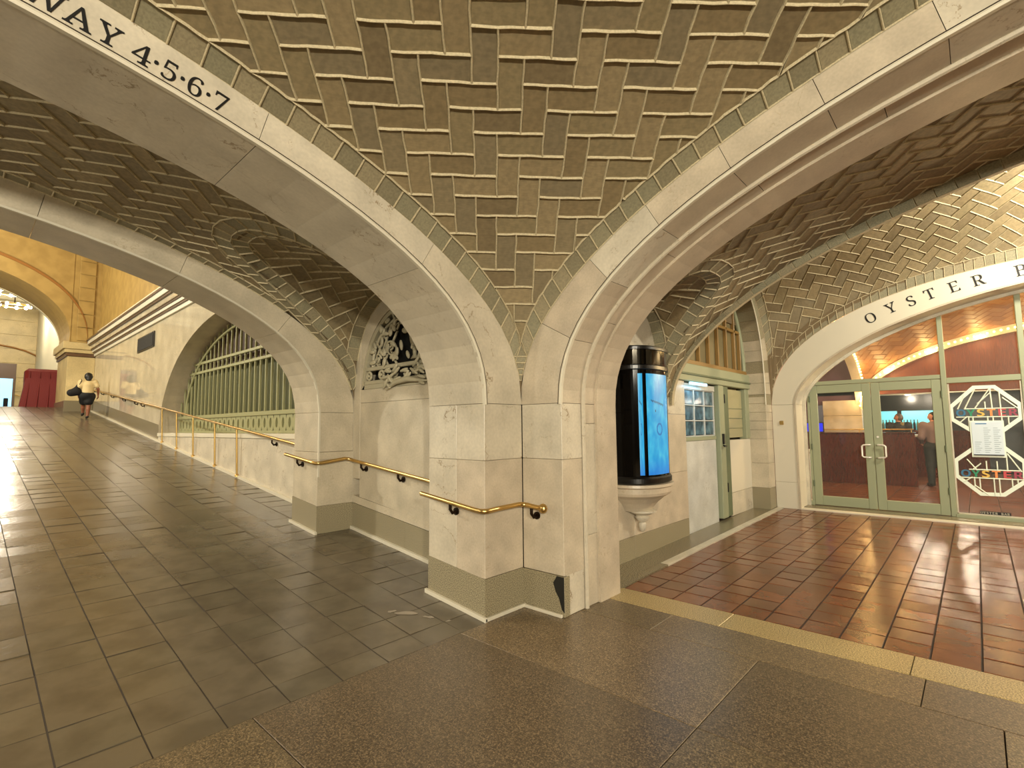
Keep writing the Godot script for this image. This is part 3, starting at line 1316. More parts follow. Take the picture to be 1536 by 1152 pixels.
func sloped_block(p: Node, x0: float, x1: float, z0: float, z1: float, low: float, high: float, m: Material, called := "base_block") -> void:
	# its foot and its head follow the ramp
	var b := MB.new()
	b.prism(PackedVector2Array([Vector2(z0, ramp_y(z0) + low), Vector2(z1, ramp_y(z1) + low), Vector2(z1, ramp_y(z1) + high), Vector2(z0, ramp_y(z0) + high)]), Vector3(x0, 0, 0), Vector3(0, 0, 1), Vector3.UP, Vector3.RIGHT, 0, x1 - x0)
	put(p, called, b, m)


func letters(parent: Node, text: Array, cap: float, serif: bool, m: Material) -> void:
	# text: [character, place of the middle of its foot, right, up]
	var f := SystemFont.new()
	f.font_names = PackedStringArray(["Droid Serif" if serif else "Droid Sans"])
	for e in text:
		var t := TextMesh.new()
		t.text = e[0]
		t.font = f
		t.font_size = 64
		t.pixel_size = cap / (64 * 0.714)
		t.depth = 0.004
		t.horizontal_alignment = HORIZONTAL_ALIGNMENT_CENTER
		t.vertical_alignment = VERTICAL_ALIGNMENT_CENTER
		t.curve_step = 1.5
		t.material = m
		var o := MeshInstance3D.new()
		o.name = "letter"
		o.mesh = t
		var r: Vector3 = e[2]
		var u: Vector3 = e[3]
		o.transform = Transform3D(Basis(r, u, r.cross(u)), e[1] - world_of(parent))
		parent.add_child(o, true)


func gallery_walls() -> void:
	var mb := [M.marble_0, M.marble_1, M.marble_2, M.marble_3]
	# ---- left wall: the arch onto the ramp
	var w := struct("wall_left", Vector3(0, 0, -3.5), "pale marble arch on the left with black lettering, opening onto the ramp", "archway")
	var o := Vector3(CX, 0, -3.1)
	var S := Vector3(-1, 0, 0)
	var D := Vector3(0, 0, -1)
	var line := arch_line(iL, oL, 0.485, 6.3)
	ring_stones(w, o, S, D, line, 0.0, 0.75, [M.marble_0, M.marble_2], 1.3)
	ring_bead(w, o, S, D, line, [Vector2(0.0, -0.02), Vector2(0.030, -0.02), Vector2(0.030, 0.006), Vector2(0.015, 0.014), Vector2(0.0, 0.008)], 0.0, M.cream_edge, 1.79)
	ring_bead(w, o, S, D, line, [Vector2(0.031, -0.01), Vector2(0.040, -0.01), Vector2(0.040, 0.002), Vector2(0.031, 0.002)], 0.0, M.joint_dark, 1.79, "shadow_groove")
	var ys := [0.335, 1.312, 1.80]
	for i in 2:
		block(w, 3.035, ys[i], -3.1, CX, ys[i + 1], -3.46, mb[(i + 3) % 4])
		block(w, 3.035, ys[i], -3.46, CX, ys[i + 1], -3.85, mb[i * 2])
	sloped_block(w, 3.031, CX, -3.85, -3.097, 0.0, 0.334, M.granite)
	sloped_block(w, 3.005, 3.03, -3.87, -3.07, 0.0, 0.035, M.cream_edge, "foot_strip")
	put(w, "foot_strip", bx(3.01, 0.0, -3.097, CX, 0.03, -3.07), M.cream_edge)
	# far jamb of the same arch
	block(w, -9.57, 0.0, -3.1, -10.1, 1.8, -3.85, M.marble_1)
	var tx := []
	for e in [["W", 0.16], ["A", 0.293], ["Y", 0.408], ["4", 0.546], ["·", 0.609], ["5", 0.673], ["·", 0.731], ["6", 0.793], ["·", 0.858], ["7", 0.921]]:
		var s: float = CX - e[1]
		var dy := (iL(s + 0.01) - iL(s - 0.01)) / 0.02
		var r := Vector3(1, -dy, 0).normalized()
		var u := Vector3(dy, 1, 0).normalized()
		tx.append([e[0], Vector3(e[1], iL(s) + 0.065 + 0.045, -3.097) , r, u])
	letters(w, tx, 0.112, true, M.ink)
	# ---- right wall: the arch onto the restaurant passage
	var v := struct("wall_right", Vector3(4.0, 0, 0), "pale marble arch on the right in two stepped orders over the red tiled passage", "archway")
	o = Vector3(CX, 0, CZ)
	S = Vector3(0, 0, 1)
	D = Vector3(1, 0, 0)
	line = arch_line(iR, oR, 0.465, 6.3)
	ring_stones(v, o, S, D, line, 0.0, 0.30, mb, 0.55)
	ring_bead(v, o, S, D, line, [Vector2(0.0, -0.02), Vector2(0.028, -0.02), Vector2(0.028, 0.006), Vector2(0.014, 0.014), Vector2(0.0, 0.008)], 0.0, M.cream_edge, 1.79)
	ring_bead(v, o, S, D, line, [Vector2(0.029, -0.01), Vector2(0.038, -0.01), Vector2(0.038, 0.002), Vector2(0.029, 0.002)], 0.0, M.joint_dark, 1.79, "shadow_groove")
	ring_bead(v, o, S, D, line, circle_profile(0.022, 8, -0.004, 0.0), 0.32, M.marble_0, 0.0, "roll_moulding")
	ring_stones(v, o, S, D, line, 0.34, 0.86, [M.marble_3, M.marble_1], 0.75)
	ring_bead(v, o, S, D, line, [Vector2(0.01, -0.17), Vector2(-0.02, -0.17), Vector2(-0.02, 0.17), Vector2(0.01, 0.17)], 0.69, M.marble_3, 0.0, "inner_order")
	for i in 2:
		block(v, CX, ys[i], -2.645, 3.82, ys[i + 1], -3.10, mb[(i + 1) % 4])
	block(v, 3.86, 0.0, -2.645, 4.38, 0.62, -3.10, M.marble_1)
	block(v, 3.86, 0.62, -2.645, 4.38, 1.62, -3.10, M.marble_0)
	block(v, 3.86, 1.62, -2.645, 4.38, 1.80, -3.10, M.marble_3)
	block(v, 3.56, 0.0, -2.647, 3.82, 0.60, -3.10, M.marble_2)
	block(v, 3.60, 0.6, -2.646, 3.82, 0.61, -3.10, M.marble_2, "joint_band")
	block(v, 3.516, 0.0, -2.643, 3.60, 0.333, -3.10, M.granite, "base_block")
	put(v, "foot_strip", bx(3.49, 0.0, -3.09, 3.515, 0.028, -2.66), M.cream_edge)
	block(v, CX, 0.0, 9.96, 4.38, 1.8, 10.5, M.marble_1)
	# a worn dark patch on the granite foot
	var st := PackedVector2Array([Vector2(-2.645, 0.33), Vector2(-2.72, 0.33), Vector2(-2.76, 0.27), Vector2(-2.735, 0.2), Vector2(-2.70, 0.15), Vector2(-2.67, 0.06), Vector2(-2.645, 0.04)])
	put(v, "worn_patch", MB.new().prism(st, Vector3(3.5145, 0, 0), Vector3(0, 0, 1), Vector3.UP, Vector3.RIGHT, -0.0008, 0.001), mat("worn", Color(0.10, 0.10, 0.085), 0.5))
	# ---- the walls behind the camera
	var b := struct("wall_back", Vector3(-3, 0, 10.6), "plain dim stone wall closing the gallery behind the viewer", "wall")
	put(b, "wall_face", bx(-10.4, 0, 10.5, 11.0, 5.6, 10.8), M.dim_stone)
	var d := struct("wall_side", Vector3(-10.2, 0, 3), "plain dim stone wall closing the gallery on the far left side", "wall")
	put(d, "wall_face", bx(-10.4, 0, -3.85, -10.09, 5.6, 10.5), M.dim_stone)


const SHOP := 2.2


func all_tiles() -> Array:
	return [M.vault_tile_0, M.vault_tile_1, M.vault_tile_2, M.vault_tile_3, M.vault_tile_4, M.vault_tile_5, M.vault_tile_6]


func all_borders() -> Array:
	return [M.border_tile_0, M.border_tile_1, M.border_tile_2, M.border_tile_3]


# a barrel with one lunette: tiles, borders, shells
func bay_vault(c: Node, B: Barrel, L: Lunette, mid: float, a0: float, a1: float, a_sign: float, s_far: float, phase: Vector2, phase2: Vector2, far_strip: Array, mirror: bool) -> void:
	var tiles := all_tiles()
	var border := all_borders()
	# the groin in barrel coordinates
	var g := []
	var lg := []
	for i in 161:
		var d := L.half * 0.999 * sin(PI / 2 * (i - 80) / 80.0)
		var s := L.groin(d)
		if s <= 0.03:
			continue
		g.append(Vector2(mid + d * a_sign, B.l_of(s)))
		lg.append(Vector2(L.t_of(d), s))
	var gi := even(g, 0.15)
	var go := []
	for i in gi.size():
		var dd: Vector2 = (gi[mini(i + 1, gi.size() - 1)] - gi[maxi(i - 1, 0)]).normalized()
		var nn := Vector2(-dd.y, dd.x)
		if nn.dot(gi[i] - Vector2(mid, 0.8)) < 0.0:
			nn = -nn
		var q: Vector2 = gi[i] + nn * 0.165
		q.x = clampf(q.x, a0, a1)
		go.append(q)
	tile_row(c, B, gi, go, border, M.mortar, "groin_tile", {"ridge": 0.014})
	var hole := PackedVector2Array()
	for p in go:
		hole.append(p)
	hole.append(Vector2(go[-1].x, -1.0))
	hole.append(Vector2(go[0].x, -1.0))
	# strips along the two arches
	var lo := 0.0
	for e in far_strip:
		var p := []
		var q := []
		for k in 40:
			var l := 0.12 + 0.16 * k
			if B.s_of(l) > s_far:
				break
			p.append(Vector2(e[0], l))
			q.append(Vector2(e[1], l))
		# the strips stop where they run into the groin border
		var p2 := []
		var q2 := []
		for k in p.size():
			if not Geometry2D.is_point_in_polygon((p[k] + q[k]) / 2, hole):
				p2.append(p[k])
				q2.append(q[k])
		tile_row(c, B, p2, q2, border, M.mortar)
	var z0 := a0
	var z1 := a1
	for e in far_strip:
		if absf(e[0] - a0) < 0.01:
			z0 = e[1]
		else:
			z1 = e[1]
	var l1 := B.l_of(s_far)
	var region := PackedVector2Array([Vector2(z0, 0.1), Vector2(z1, 0.1), Vector2(z1, l1), Vector2(z0, l1)])
	herringbone(c, B, tiles, M.mortar, region, [hole], PI / 4, 0.1615, phase, {"ridge": 0.014, "mirror": mirror, "limit": 260})
	# inside the lunette
	var li := even(lg, 0.15)
	var lo2 := []
	for i in li.size():
		var dd: Vector2 = (li[mini(i + 1, li.size() - 1)] - li[maxi(i - 1, 0)]).normalized()
		var nn := Vector2(-dd.y, dd.x)
		if nn.dot(Vector2(0, 0.3) - li[i]) < 0.0:
			nn = -nn
		var q: Vector2 = li[i] + nn * 0.15
		q.y = maxf(q.y, 0.0)
		lo2.append(q)
	tile_row(c, L, li, lo2, border, M.mortar, "groin_tile", {"ridge": 0.014})
	var reg := PackedVector2Array()
	for p in lo2:
		reg.append(Vector2(p.x, maxf(p.y, 0.17)))
	reg.append(Vector2(lo2[-1].x, 0.17))
	reg.append(Vector2(lo2[0].x, 0.17))
	reg = clean(reg, 0.01)
	herringbone(c, L, tiles, M.mortar, reg, [], PI / 4, 0.1615, phase2, {"ridge": 0.016, "mirror": mirror})
	var w0 := []
	var w1 := []
	for k in range(-9, 10):
		w0.append(Vector2(k * 0.16, 0.0))
		w1.append(Vector2(k * 0.16, 0.165))
	tile_row(c, L, w0, w1, border, M.mortar, "border_tile", {"ridge": 0.014})
	# shells
	var sb := MB.new()
	var NA := 24
	for i in NA:
		for j in 90:
			var q := []
			for e in [[0, 0], [1, 0], [1, 1], [0, 1]]:
				q.append(Vector2(a0 + (a1 - a0) * (i + e[0]) / NA, B.l_at[-1] * (j + e[1]) / 90.0))
			var m: Vector2 = (q[0] + q[2]) / 2
			var inh := PackedVector2Array()
			for p in g:
				inh.append(p)
			inh.append(Vector2(g[-1].x, -1))
			inh.append(Vector2(g[0].x, -1))
			if Geometry2D.is_point_in_polygon(m, inh):
				continue
			var P := []
			for p in q:
				P.append(B.at(p.x, p.y) + (B.at(p.x, p.y) - B.eye).normalized() * 0.012)
			sb.h = B.eye
			sb.sg = -1.0
			sb.quad(P[0], P[1], P[2], P[3])
	put(c, "vault_shell", sb, M.vault_back)
	var ls := MB.new()
	for i in range(-20, 20):
		for j in 12:
			var q := []
			for e in [[0, 0], [1, 0], [1, 1], [0, 1]]:
				var t: float = L.t_at[-1] * (i + e[0]) / 20.0
				var s: float = L.groin(L.d_of(t)) * (j + e[1]) / 12.0
				var P := L.at(t, s)
				q.append(P + (P - L.eye).normalized() * 0.015)
			ls.h = L.eye
			ls.sg = -1.0
			ls.quad(q[0], q[1], q[2], q[3])
	put(c, "lunette_shell", ls, M.vault_back)


func bay_left() -> void:
	var c := struct("ceiling", Vector3(1.5, 3.5, -5), "herringbone tiled barrel vault over the ramp with one lunette hollow above the carved grille", "vaulted ceiling")
	var B := Barrel.new().build(oL, func(s: float, y: float, a: float) -> Vector3: return Vector3(CX - s, y, a), 6.8, Vector3(-2.5, 1.2, -4.95))
	var L := Lunette.new().build(func(s: float, y: float, d: float) -> Vector3: return Vector3(CX - s, y, -4.95 + d), 1.08, 1.85, 1.40, 0.085, 2.6, oL, Vector3(3.0, 2.0, -4.95))
	bay_vault(c, B, L, -4.95, -6.05, -3.855, 1.0, 4.6, Vector2(0.05, 0.02), Vector2(0, 0), [[-6.05, -5.89], [-3.855, -4.015]], false)
	# second arch, towards the hall
	var mb := [M.marble_0, M.marble_2]
	var w := struct("wall_left", Vector3(0, 0, -6.4), "plain pale stone arch at the far side of the ramp bay, opening into the yellow lit hall", "archway")
	var o := Vector3(CX, 0, -6.05)
	var S := Vector3(-1, 0, 0)
	var D := Vector3(0, 0, -1)
	var line := arch_line(iL, oL, 0.478, 6.307)
	ring_stones(w, o, S, D, line, 0.0, 0.67, [M.bay_stone], 1.1)
	ring_bead(w, o, S, D, line, [Vector2(0.0, -0.02), Vector2(0.022, -0.02), Vector2(0.022, 0.006), Vector2(0.0, 0.010)], 0.0, M.cream_edge, 1.0)
	block(w, 3.042, 1.305, -6.05, CX, 1.80, -6.72, M.bay_stone)
	put(w, "stone_block", MB.new().prism(PackedVector2Array([Vector2(-6.72, ramp_y(-6.72) + 0.337), Vector2(-6.05, ramp_y(-6.05) + 0.337), Vector2(-6.05, 1.205), Vector2(-6.72, 1.205)]), Vector3(3.042, 0, 0), Vector3(0, 0, 1), Vector3.UP, Vector3.RIGHT, 0, CX - 3.042), M.bay_stone)
	put(w, "stone_block", bx(3.042, 1.207, -6.72, CX, 1.303, -6.05), M.bay_stone)
	sloped_block(w, 3.036, CX, -6.722, -6.046, 0.0, 0.335, M.granite)
	sloped_block(w, 3.005, 3.034, -6.74, -6.02, 0.0, 0.035, M.cream_edge, "foot_strip")
	block(w, -9.57, 0.2, -6.05, -10.1, 1.8, -6.72, M.bay_stone)
	# the masonry over that arch, seen from the hall
	var u := MB.new()
	for i in range(0, line.size() - 1, 6):
		var k := mini(i + 6, line.size() - 1)
		var a: Vector2 = line[i][2]
		var b: Vector2 = line[k][2]
		u.h = Vector3(CX - a.x, 5, 0)
		u.quad(Vector3(CX - a.x, a.y, -6.70), Vector3(CX - b.x, b.y, -6.70), Vector3(CX - b.x, 10.2, -6.70), Vector3(CX - a.x, 10.2, -6.70))
	put(w, "upper_masonry", u, M.ochre)
	# bay side wall with the recess of the carved grille
	var v := struct("wall_side", Vector3(CX, 0, -4.95), "pale marble side wall between the two ramp arches under the carved grille", "wall")
	var z0 := -6.05
	var z1 := -3.85
	var cuts := [z0, -4.90, z1]
	for i in 2:
		sloped_block(v, CX, 3.8, cuts[i] + 0.001, cuts[i + 1] - 0.001, 0.0, 0.33, M.granite)
	sloped_block(v, 3.49, CX, z0, z1, 0.0, 0.04, M.cream_edge, "foot_strip")
	sloped_block(v, 3.523, 3.8, z0, z1, 0.335, 0.425, M.bay_stone, "stone_band")
	var big := MB.new()
	big.prism(PackedVector2Array([Vector2(z0 + 0.16, ramp_y(z0 + 0.16) + 0.43), Vector2(z1 - 0.1, ramp_y(z1) + 0.43), Vector2(z1 - 0.1, 1.92), Vector2(z0 + 0.16, 1.92)]), Vector3(3.526, 0, 0), Vector3(0, 0, 1), Vector3.UP, Vector3.RIGHT, 0, 0.27)
	put(v, "stone_panel", big, M.bay_stone)
	put(v, "stone_panel", bx(CX, 0.95, z0 + 0.002, 3.8, 3.6, z0 + 0.157), M.bay_stone)
	put(v, "stone_panel", bx(CX, 0.6, z1 - 0.098, 3.8, 3.6, z1), M.bay_stone)
	# upper wall with an arched hole for the grille
	var n := 24
	var poly := PackedVector2Array([Vector2(z0 + 0.16, 1.923), Vector2(z1 - 0.1, 1.923), Vector2(z1 - 0.1, 3.7), Vector2(z0 + 0.16, 3.7)])
	var hole := grille_outline(0.0)
	# split down the middle so that each half is a plain outline
	for sd in [-1.0, 1.0]:
		var half := PackedVector2Array()
		half.append(Vector2(-4.95, 1.923))
		half.append(Vector2(-4.95, hole[0].y))
		var col := []
		for p in hole:
			if (p.x + 4.95) * sd >= -0.0001:
				col.append(p)
		col.sort_custom(func(a, b): return a.y < b.y if absf(a.y - b.y) > 1e-6 else absf(a.x + 4.95) > absf(b.x + 4.95))
		for p in col:
			half.append(p)
		half.append(Vector2(-4.95, 3.7))
		half.append(Vector2(poly[0].x if sd < 0 else poly[1].x, 3.7))
		half.append(Vector2(poly[0].x if sd < 0 else poly[1].x, 1.923))
		half = clean(half, 0.002)
		put(v, "upper_wall", MB.new().prism(half, Vector3(CX, 0, 0), Vector3(0, 0, 1), Vector3.UP, Vector3.RIGHT, 0, 0.22), M.bay_stone)
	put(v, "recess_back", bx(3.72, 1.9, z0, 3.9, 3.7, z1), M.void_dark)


# the carved grille's outline on the wall (z, y)
func grille_outline(grow: float) -> PackedVector2Array:
	var p := PackedVector2Array()
	var a := 0.93 + grow
	p.append(Vector2(-4.95 - a, 2.09 - grow))
	for i in 25:
		var t := PI - PI * i / 24.0
		p.append(Vector2(-4.95 + cos(t) * a, 2.09 + sin(t) * (1.02 + grow)))
	p.append(Vector2(-4.95 + a, 2.09 - grow))
	return p


func bay_right() -> void:
	var c := struct("ceiling", Vector3(5.5, 3.5, -1), "dim herringbone barrel vault behind the right arch with a small lunette over the display column", "vaulted ceiling")
	var hi := func(q: float) -> float: return pe(q, 6.8, 1.87, 2.60, 1.95)
	var B := Barrel.new().build(hi, func(s: float, y: float, a: float) -> Vector3: return Vector3(a, y, CZ + s), 6.8, Vector3(5.5, 1.2, 3.0))
	var L := Lunette.new().build(func(s: float, y: float, d: float) -> Vector3: return Vector3(5.5 + d, y, CZ + s), 0.77, 1.9, 1.24, 0.1, 3.0, hi, Vector3(5.5, 2.0, -2.7))
	bay_vault(c, B, L, 5.5, 4.385, 6.60, 1.0, 5.2, Vector2(0.0, 0.03), Vector2(0, 0), [], false)
	# the rib of square tiles that ends this vault, its face towards the viewer
	var ribs := all_borders()
	var line := arch_line(func(q: float) -> float: return pe(q - 0.05, 6.75, 1.87, 2.46, 1.95), hi, 0.05, 6.75, 0.0, PI * 0.62, 200)
	ring_stones(c, Vector3(CX, 0, CZ), Vector3(0, 0, 1), Vector3(1, 0, 0), line, 3.06, 3.14, ribs, 0.165, "rib_tile", 0.006)
	var backing := MB.new()
	ring_bead(c, Vector3(CX, 0, CZ), Vector3(0, 0, 1), Vector3(1, 0, 0), line, [Vector2(0.004, -0.012), Vector2(0.15, -0.012), Vector2(0.15, -0.07), Vector2(0.004, -0.07)], 3.06, M.mortar, 1.9, "rib_mortar")
	# side wall behind the display column
	var v := struct("wall_side", Vector3(5.5, 0, -3.1), "pale marble wall behind the curved display column in the right passage", "wall")
	var x := [4.3, 5.55, 7.09]
	for i in 2:
		block(v, x[i], 0.0, -3.1, x[i + 1], 0.285, -3.4, M.granite, "base_block")
		block(v, x[i], 0.285, -3.1, x[i + 1], 0.95, -3.4, [M.marble_1, M.marble_3][i])
		block(v, x[i], 0.95, -3.1, x[i + 1], 1.75, -3.4, [M.marble_2, M.marble_1][i])
		block(v, x[i], 1.75, -3.1, x[i + 1], 3.6, -3.4, [M.marble_0, M.marble_2][i])


func bay_entrance() -> void:
	var c := struct("ceiling", Vector3(8.5, 4, -1), "brightly lit herringbone vault rising over the restaurant entrance beyond the dim barrel", "vaulted ceiling")
	var C := Vector3(10.2, 0, -2.8)
	var S := Sail.new().build(C, Vector3(-1, 0, 0), Vector3(0, 0, 1), oS, oO, 1.9, 2.1, Vector3(1, 0, 1))
	var border := all_borders()
	var off := 0.16
	var edge := []
	for first in [true, false]:
		var ins := []
		var out := []
		for i in 400:
			var s: float = 0.03 + ((3.6 if first else 4.6) - 0.03) * pow(i / 399.0, 1.6)
			var P := S.beside(first, s, off)
			var p := C.x - P.x
			var q := P.z - C.z
			if (first and q > p) or (not first and p > q):
				continue
			ins.append(S.ab(P))
			out.append(S.ab(S.beside(first, s, 0.0)))
		var a := even(ins, 0.16)
		var b := []
		for k in a.size():
			var best := 0
			for j in ins.size():
				if ins[j].distance_to(a[k]) < ins[best].distance_to(a[k]):
					best = j
			b.append(out[best])
		tile_row(c, S, a, b, border, M.mortar)
		edge.append(ins)
	var v0: Vector2 = (edge[0][0] + edge[1][0]) / 2
	var low := []
	var hgh := []
	for k in 6:
		var y: float = lerpf(1.98, S.at(v0.x, v0.y).y - 0.10, k / 5.0)
		for first in [true, false]:
			var s := 0.0
			while (oS(s) if first else oO(s)) < y and s < 1.5:
				s += 0.001
			(low if first else hgh).append(S.ab(S.beside(first, s, 0.0)))
	low.append(v0)
	hgh.append(v0 + Vector2(0.002, 0))
	tile_row(c, S, low, hgh, border, M.mortar)
	var region := PackedVector2Array()
	var l: Array = edge[0].duplicate()
	l.reverse()
	for p in l:
		region.append(p)
	for p in edge[1]:
		region.append(p)
	for q in [4.4, 3.8, 3.0, 2.0, 1.2, 0.6]:
		region.append(S.ab(Vector3(C.x - 3.55, S.height(3.55, q), C.z + q)))
	region = clean(region, 0.05)
	var n := herringbone(c, S, all_tiles(), M.mortar, region, [], 0.0, 0.1615, Vector2(0, 0.05), {"ridge": 0.016, "joint": 0.010, "limit": 300})
	if PROBE:
		print("entrance tiles ", n)
	var b2 := MB.new()
	var P := []
	var N := 30
	for i in N + 1:
		var row := []
		var p := 3.6 * i / N
		for j in N + 1:
			var q := 8.4 * pow(float(j) / N, 1.5)
			row.append(Vector3(C.x - p, S.height(p, q) + 0.012, C.z + q))
		P.append(row)
	b2.h = Vector3(8.4, 1.5, 1.0)
	b2.sg = -1.0
	for i in N:
		for j in N:
			b2.quad(P[i][j], P[i + 1][j], P[i + 1][j + 1], P[i][j + 1])
	put(c, "vault_shell", b2, M.vault_back)
	# the drop from this vault down to the edge of the barrel
	var d := MB.new()
	for j in N:
		var z0: float = P[N][j].z
		var z1: float = P[N][j + 1].z
		d.h = Vector3(6.0, 3.5, z0)
		d.quad(P[N][j], P[N][j + 1], Vector3(6.605, oR(z1 - CZ), z1), Vector3(6.605, oR(z0 - CZ), z0))
	put(c, "spandrel", d, M.vault_back)
	put(c, "roof_slab", bx(3.6, 6.0, -3.8, 11.0, 6.15, 11.0), M.vault_back)
	# the side wall with the doorway arch
	var v := struct("wall_side", Vector3(8.3, 0, -2.8), "tall pointed tile lined arch on the side wall framing the green service doorway", "archway")
	var iS := func(s: float) -> float: return pe(s - 0.35, 1.6, 1.95, 2.2, 2.5)
	var line := arch_line(iS, oS, 0.35, 1.6, 0.0, PI * 0.80, 120)
	ring_stones(v, C, Vector3(-1, 0, 0), Vector3(0, 0, -1), line, 0.0, 0.32, [M.border_tile_0, M.border_tile_2, M.bay_stone], 0.17, "arch_tile", 0.002)
	ring_bead(v, C, Vector3(-1, 0, 0), Vector3(0, 0, -1), line, circle_profile(0.012, 6), 0.0, M.cream_edge, 2.0, "edge_moulding", 2)
	var y := [0.13, 0.46, 1.335]
	block(v, 9.85, 0.05, -2.8, 10.2, 0.46, -3.3, M.granite, "base_block")
	block(v, 9.85, 0.46, -2.8, 10.2, 0.9, -3.3, M.bay_stone)
	block(v, 9.85, 0.9, -2.8, 10.2, 1.335, -3.3, M.bay_stone)
	for i in 5:
		block(v, 9.85, 1.335 + 0.16 * i, -2.8, 10.2, 1.335 + 0.16 * (i + 1), -3.3, M.bay_stone)
	put(v, "upper_wall", bx(6.62, 3.4, -3.15, 10.2, 5.2, -3.4), M.vault_back)
	# the restaurant's front arch
	var w := struct("wall_front", Vector3(10.2, 0, 0), "broad cream marble arch over the restaurant doors with black serif lettering", "archway")
	var ln := arch_line(iO, oO, 0.40, 3.8)
	ring_stones(w, C, Vector3(0, 0, 1), Vector3(1, 0, 0), ln, 0.0, 0.62, [M.cream_edge], 7.0)
	ring_bead(w, C, Vector3(0, 0, 1), Vector3(1, 0, 0), ln, [Vector2(0, -0.02), Vector2(0.03, -0.02), Vector2(0.03, 0.012), Vector2(0, 0.012)], 0.0, M.marble_1, 0.1)
	ring_bead(w, C, Vector3(0, 0, 1), Vector3(1, 0, 0), ln, [Vector2(0, -0.03), Vector2(-0.05, -0.03), Vector2(-0.05, 0.03), Vector2(0, 0.03)], 0.50, M.white_strip, 0.1, "inner_edge")
	block(w, 10.2, 0.08, -2.8, 10.82, 0.55, -2.40, M.cream_edge)
	block(w, 10.2, 0.55, -2.8, 10.82, 1.95, -2.40, M.cream_edge)
	block(w, 10.2, 0.08, 5.2, 10.82, 1.95, 5.6, M.bay_stone)
	put(w, "side_return", bx(6.6, 0, 5.55, 10.9, 6.0, 5.7), M.bay_stone)
	put(w, "side_return", bx(6.5, 0, 5.7, 6.62, 6.0, 10.6), M.bay_stone)
	var tx := []
	for e in [["O", -1.202, 3.354], ["Y", -0.924, 3.479], ["S", -0.657, 3.545], ["T", -0.421, 3.615], ["E", -0.132, 3.676], ["R", 0.143, 3.721], ["B", 0.604, 3.775]]:
		var s: float = e[1] - C.z
		var dy := (iO(s + 0.02) - iO(s - 0.02)) / 0.04
		tx.append([e[0], Vector3(10.197, e[2] - 0.01, e[1]), Vector3(0, dy, 1).normalized(), Vector3(0, 1, -dy).normalized()])
	letters(w, tx, 0.165, true, M.ink)
	tag(put(self, "wall_plaque", bx(10.18, 1.585, -2.675, 10.2, 1.655, -2.612, 0.004), M.brass), "tiny brass plaque on the cream pier left of the restaurant doors", "plaque")


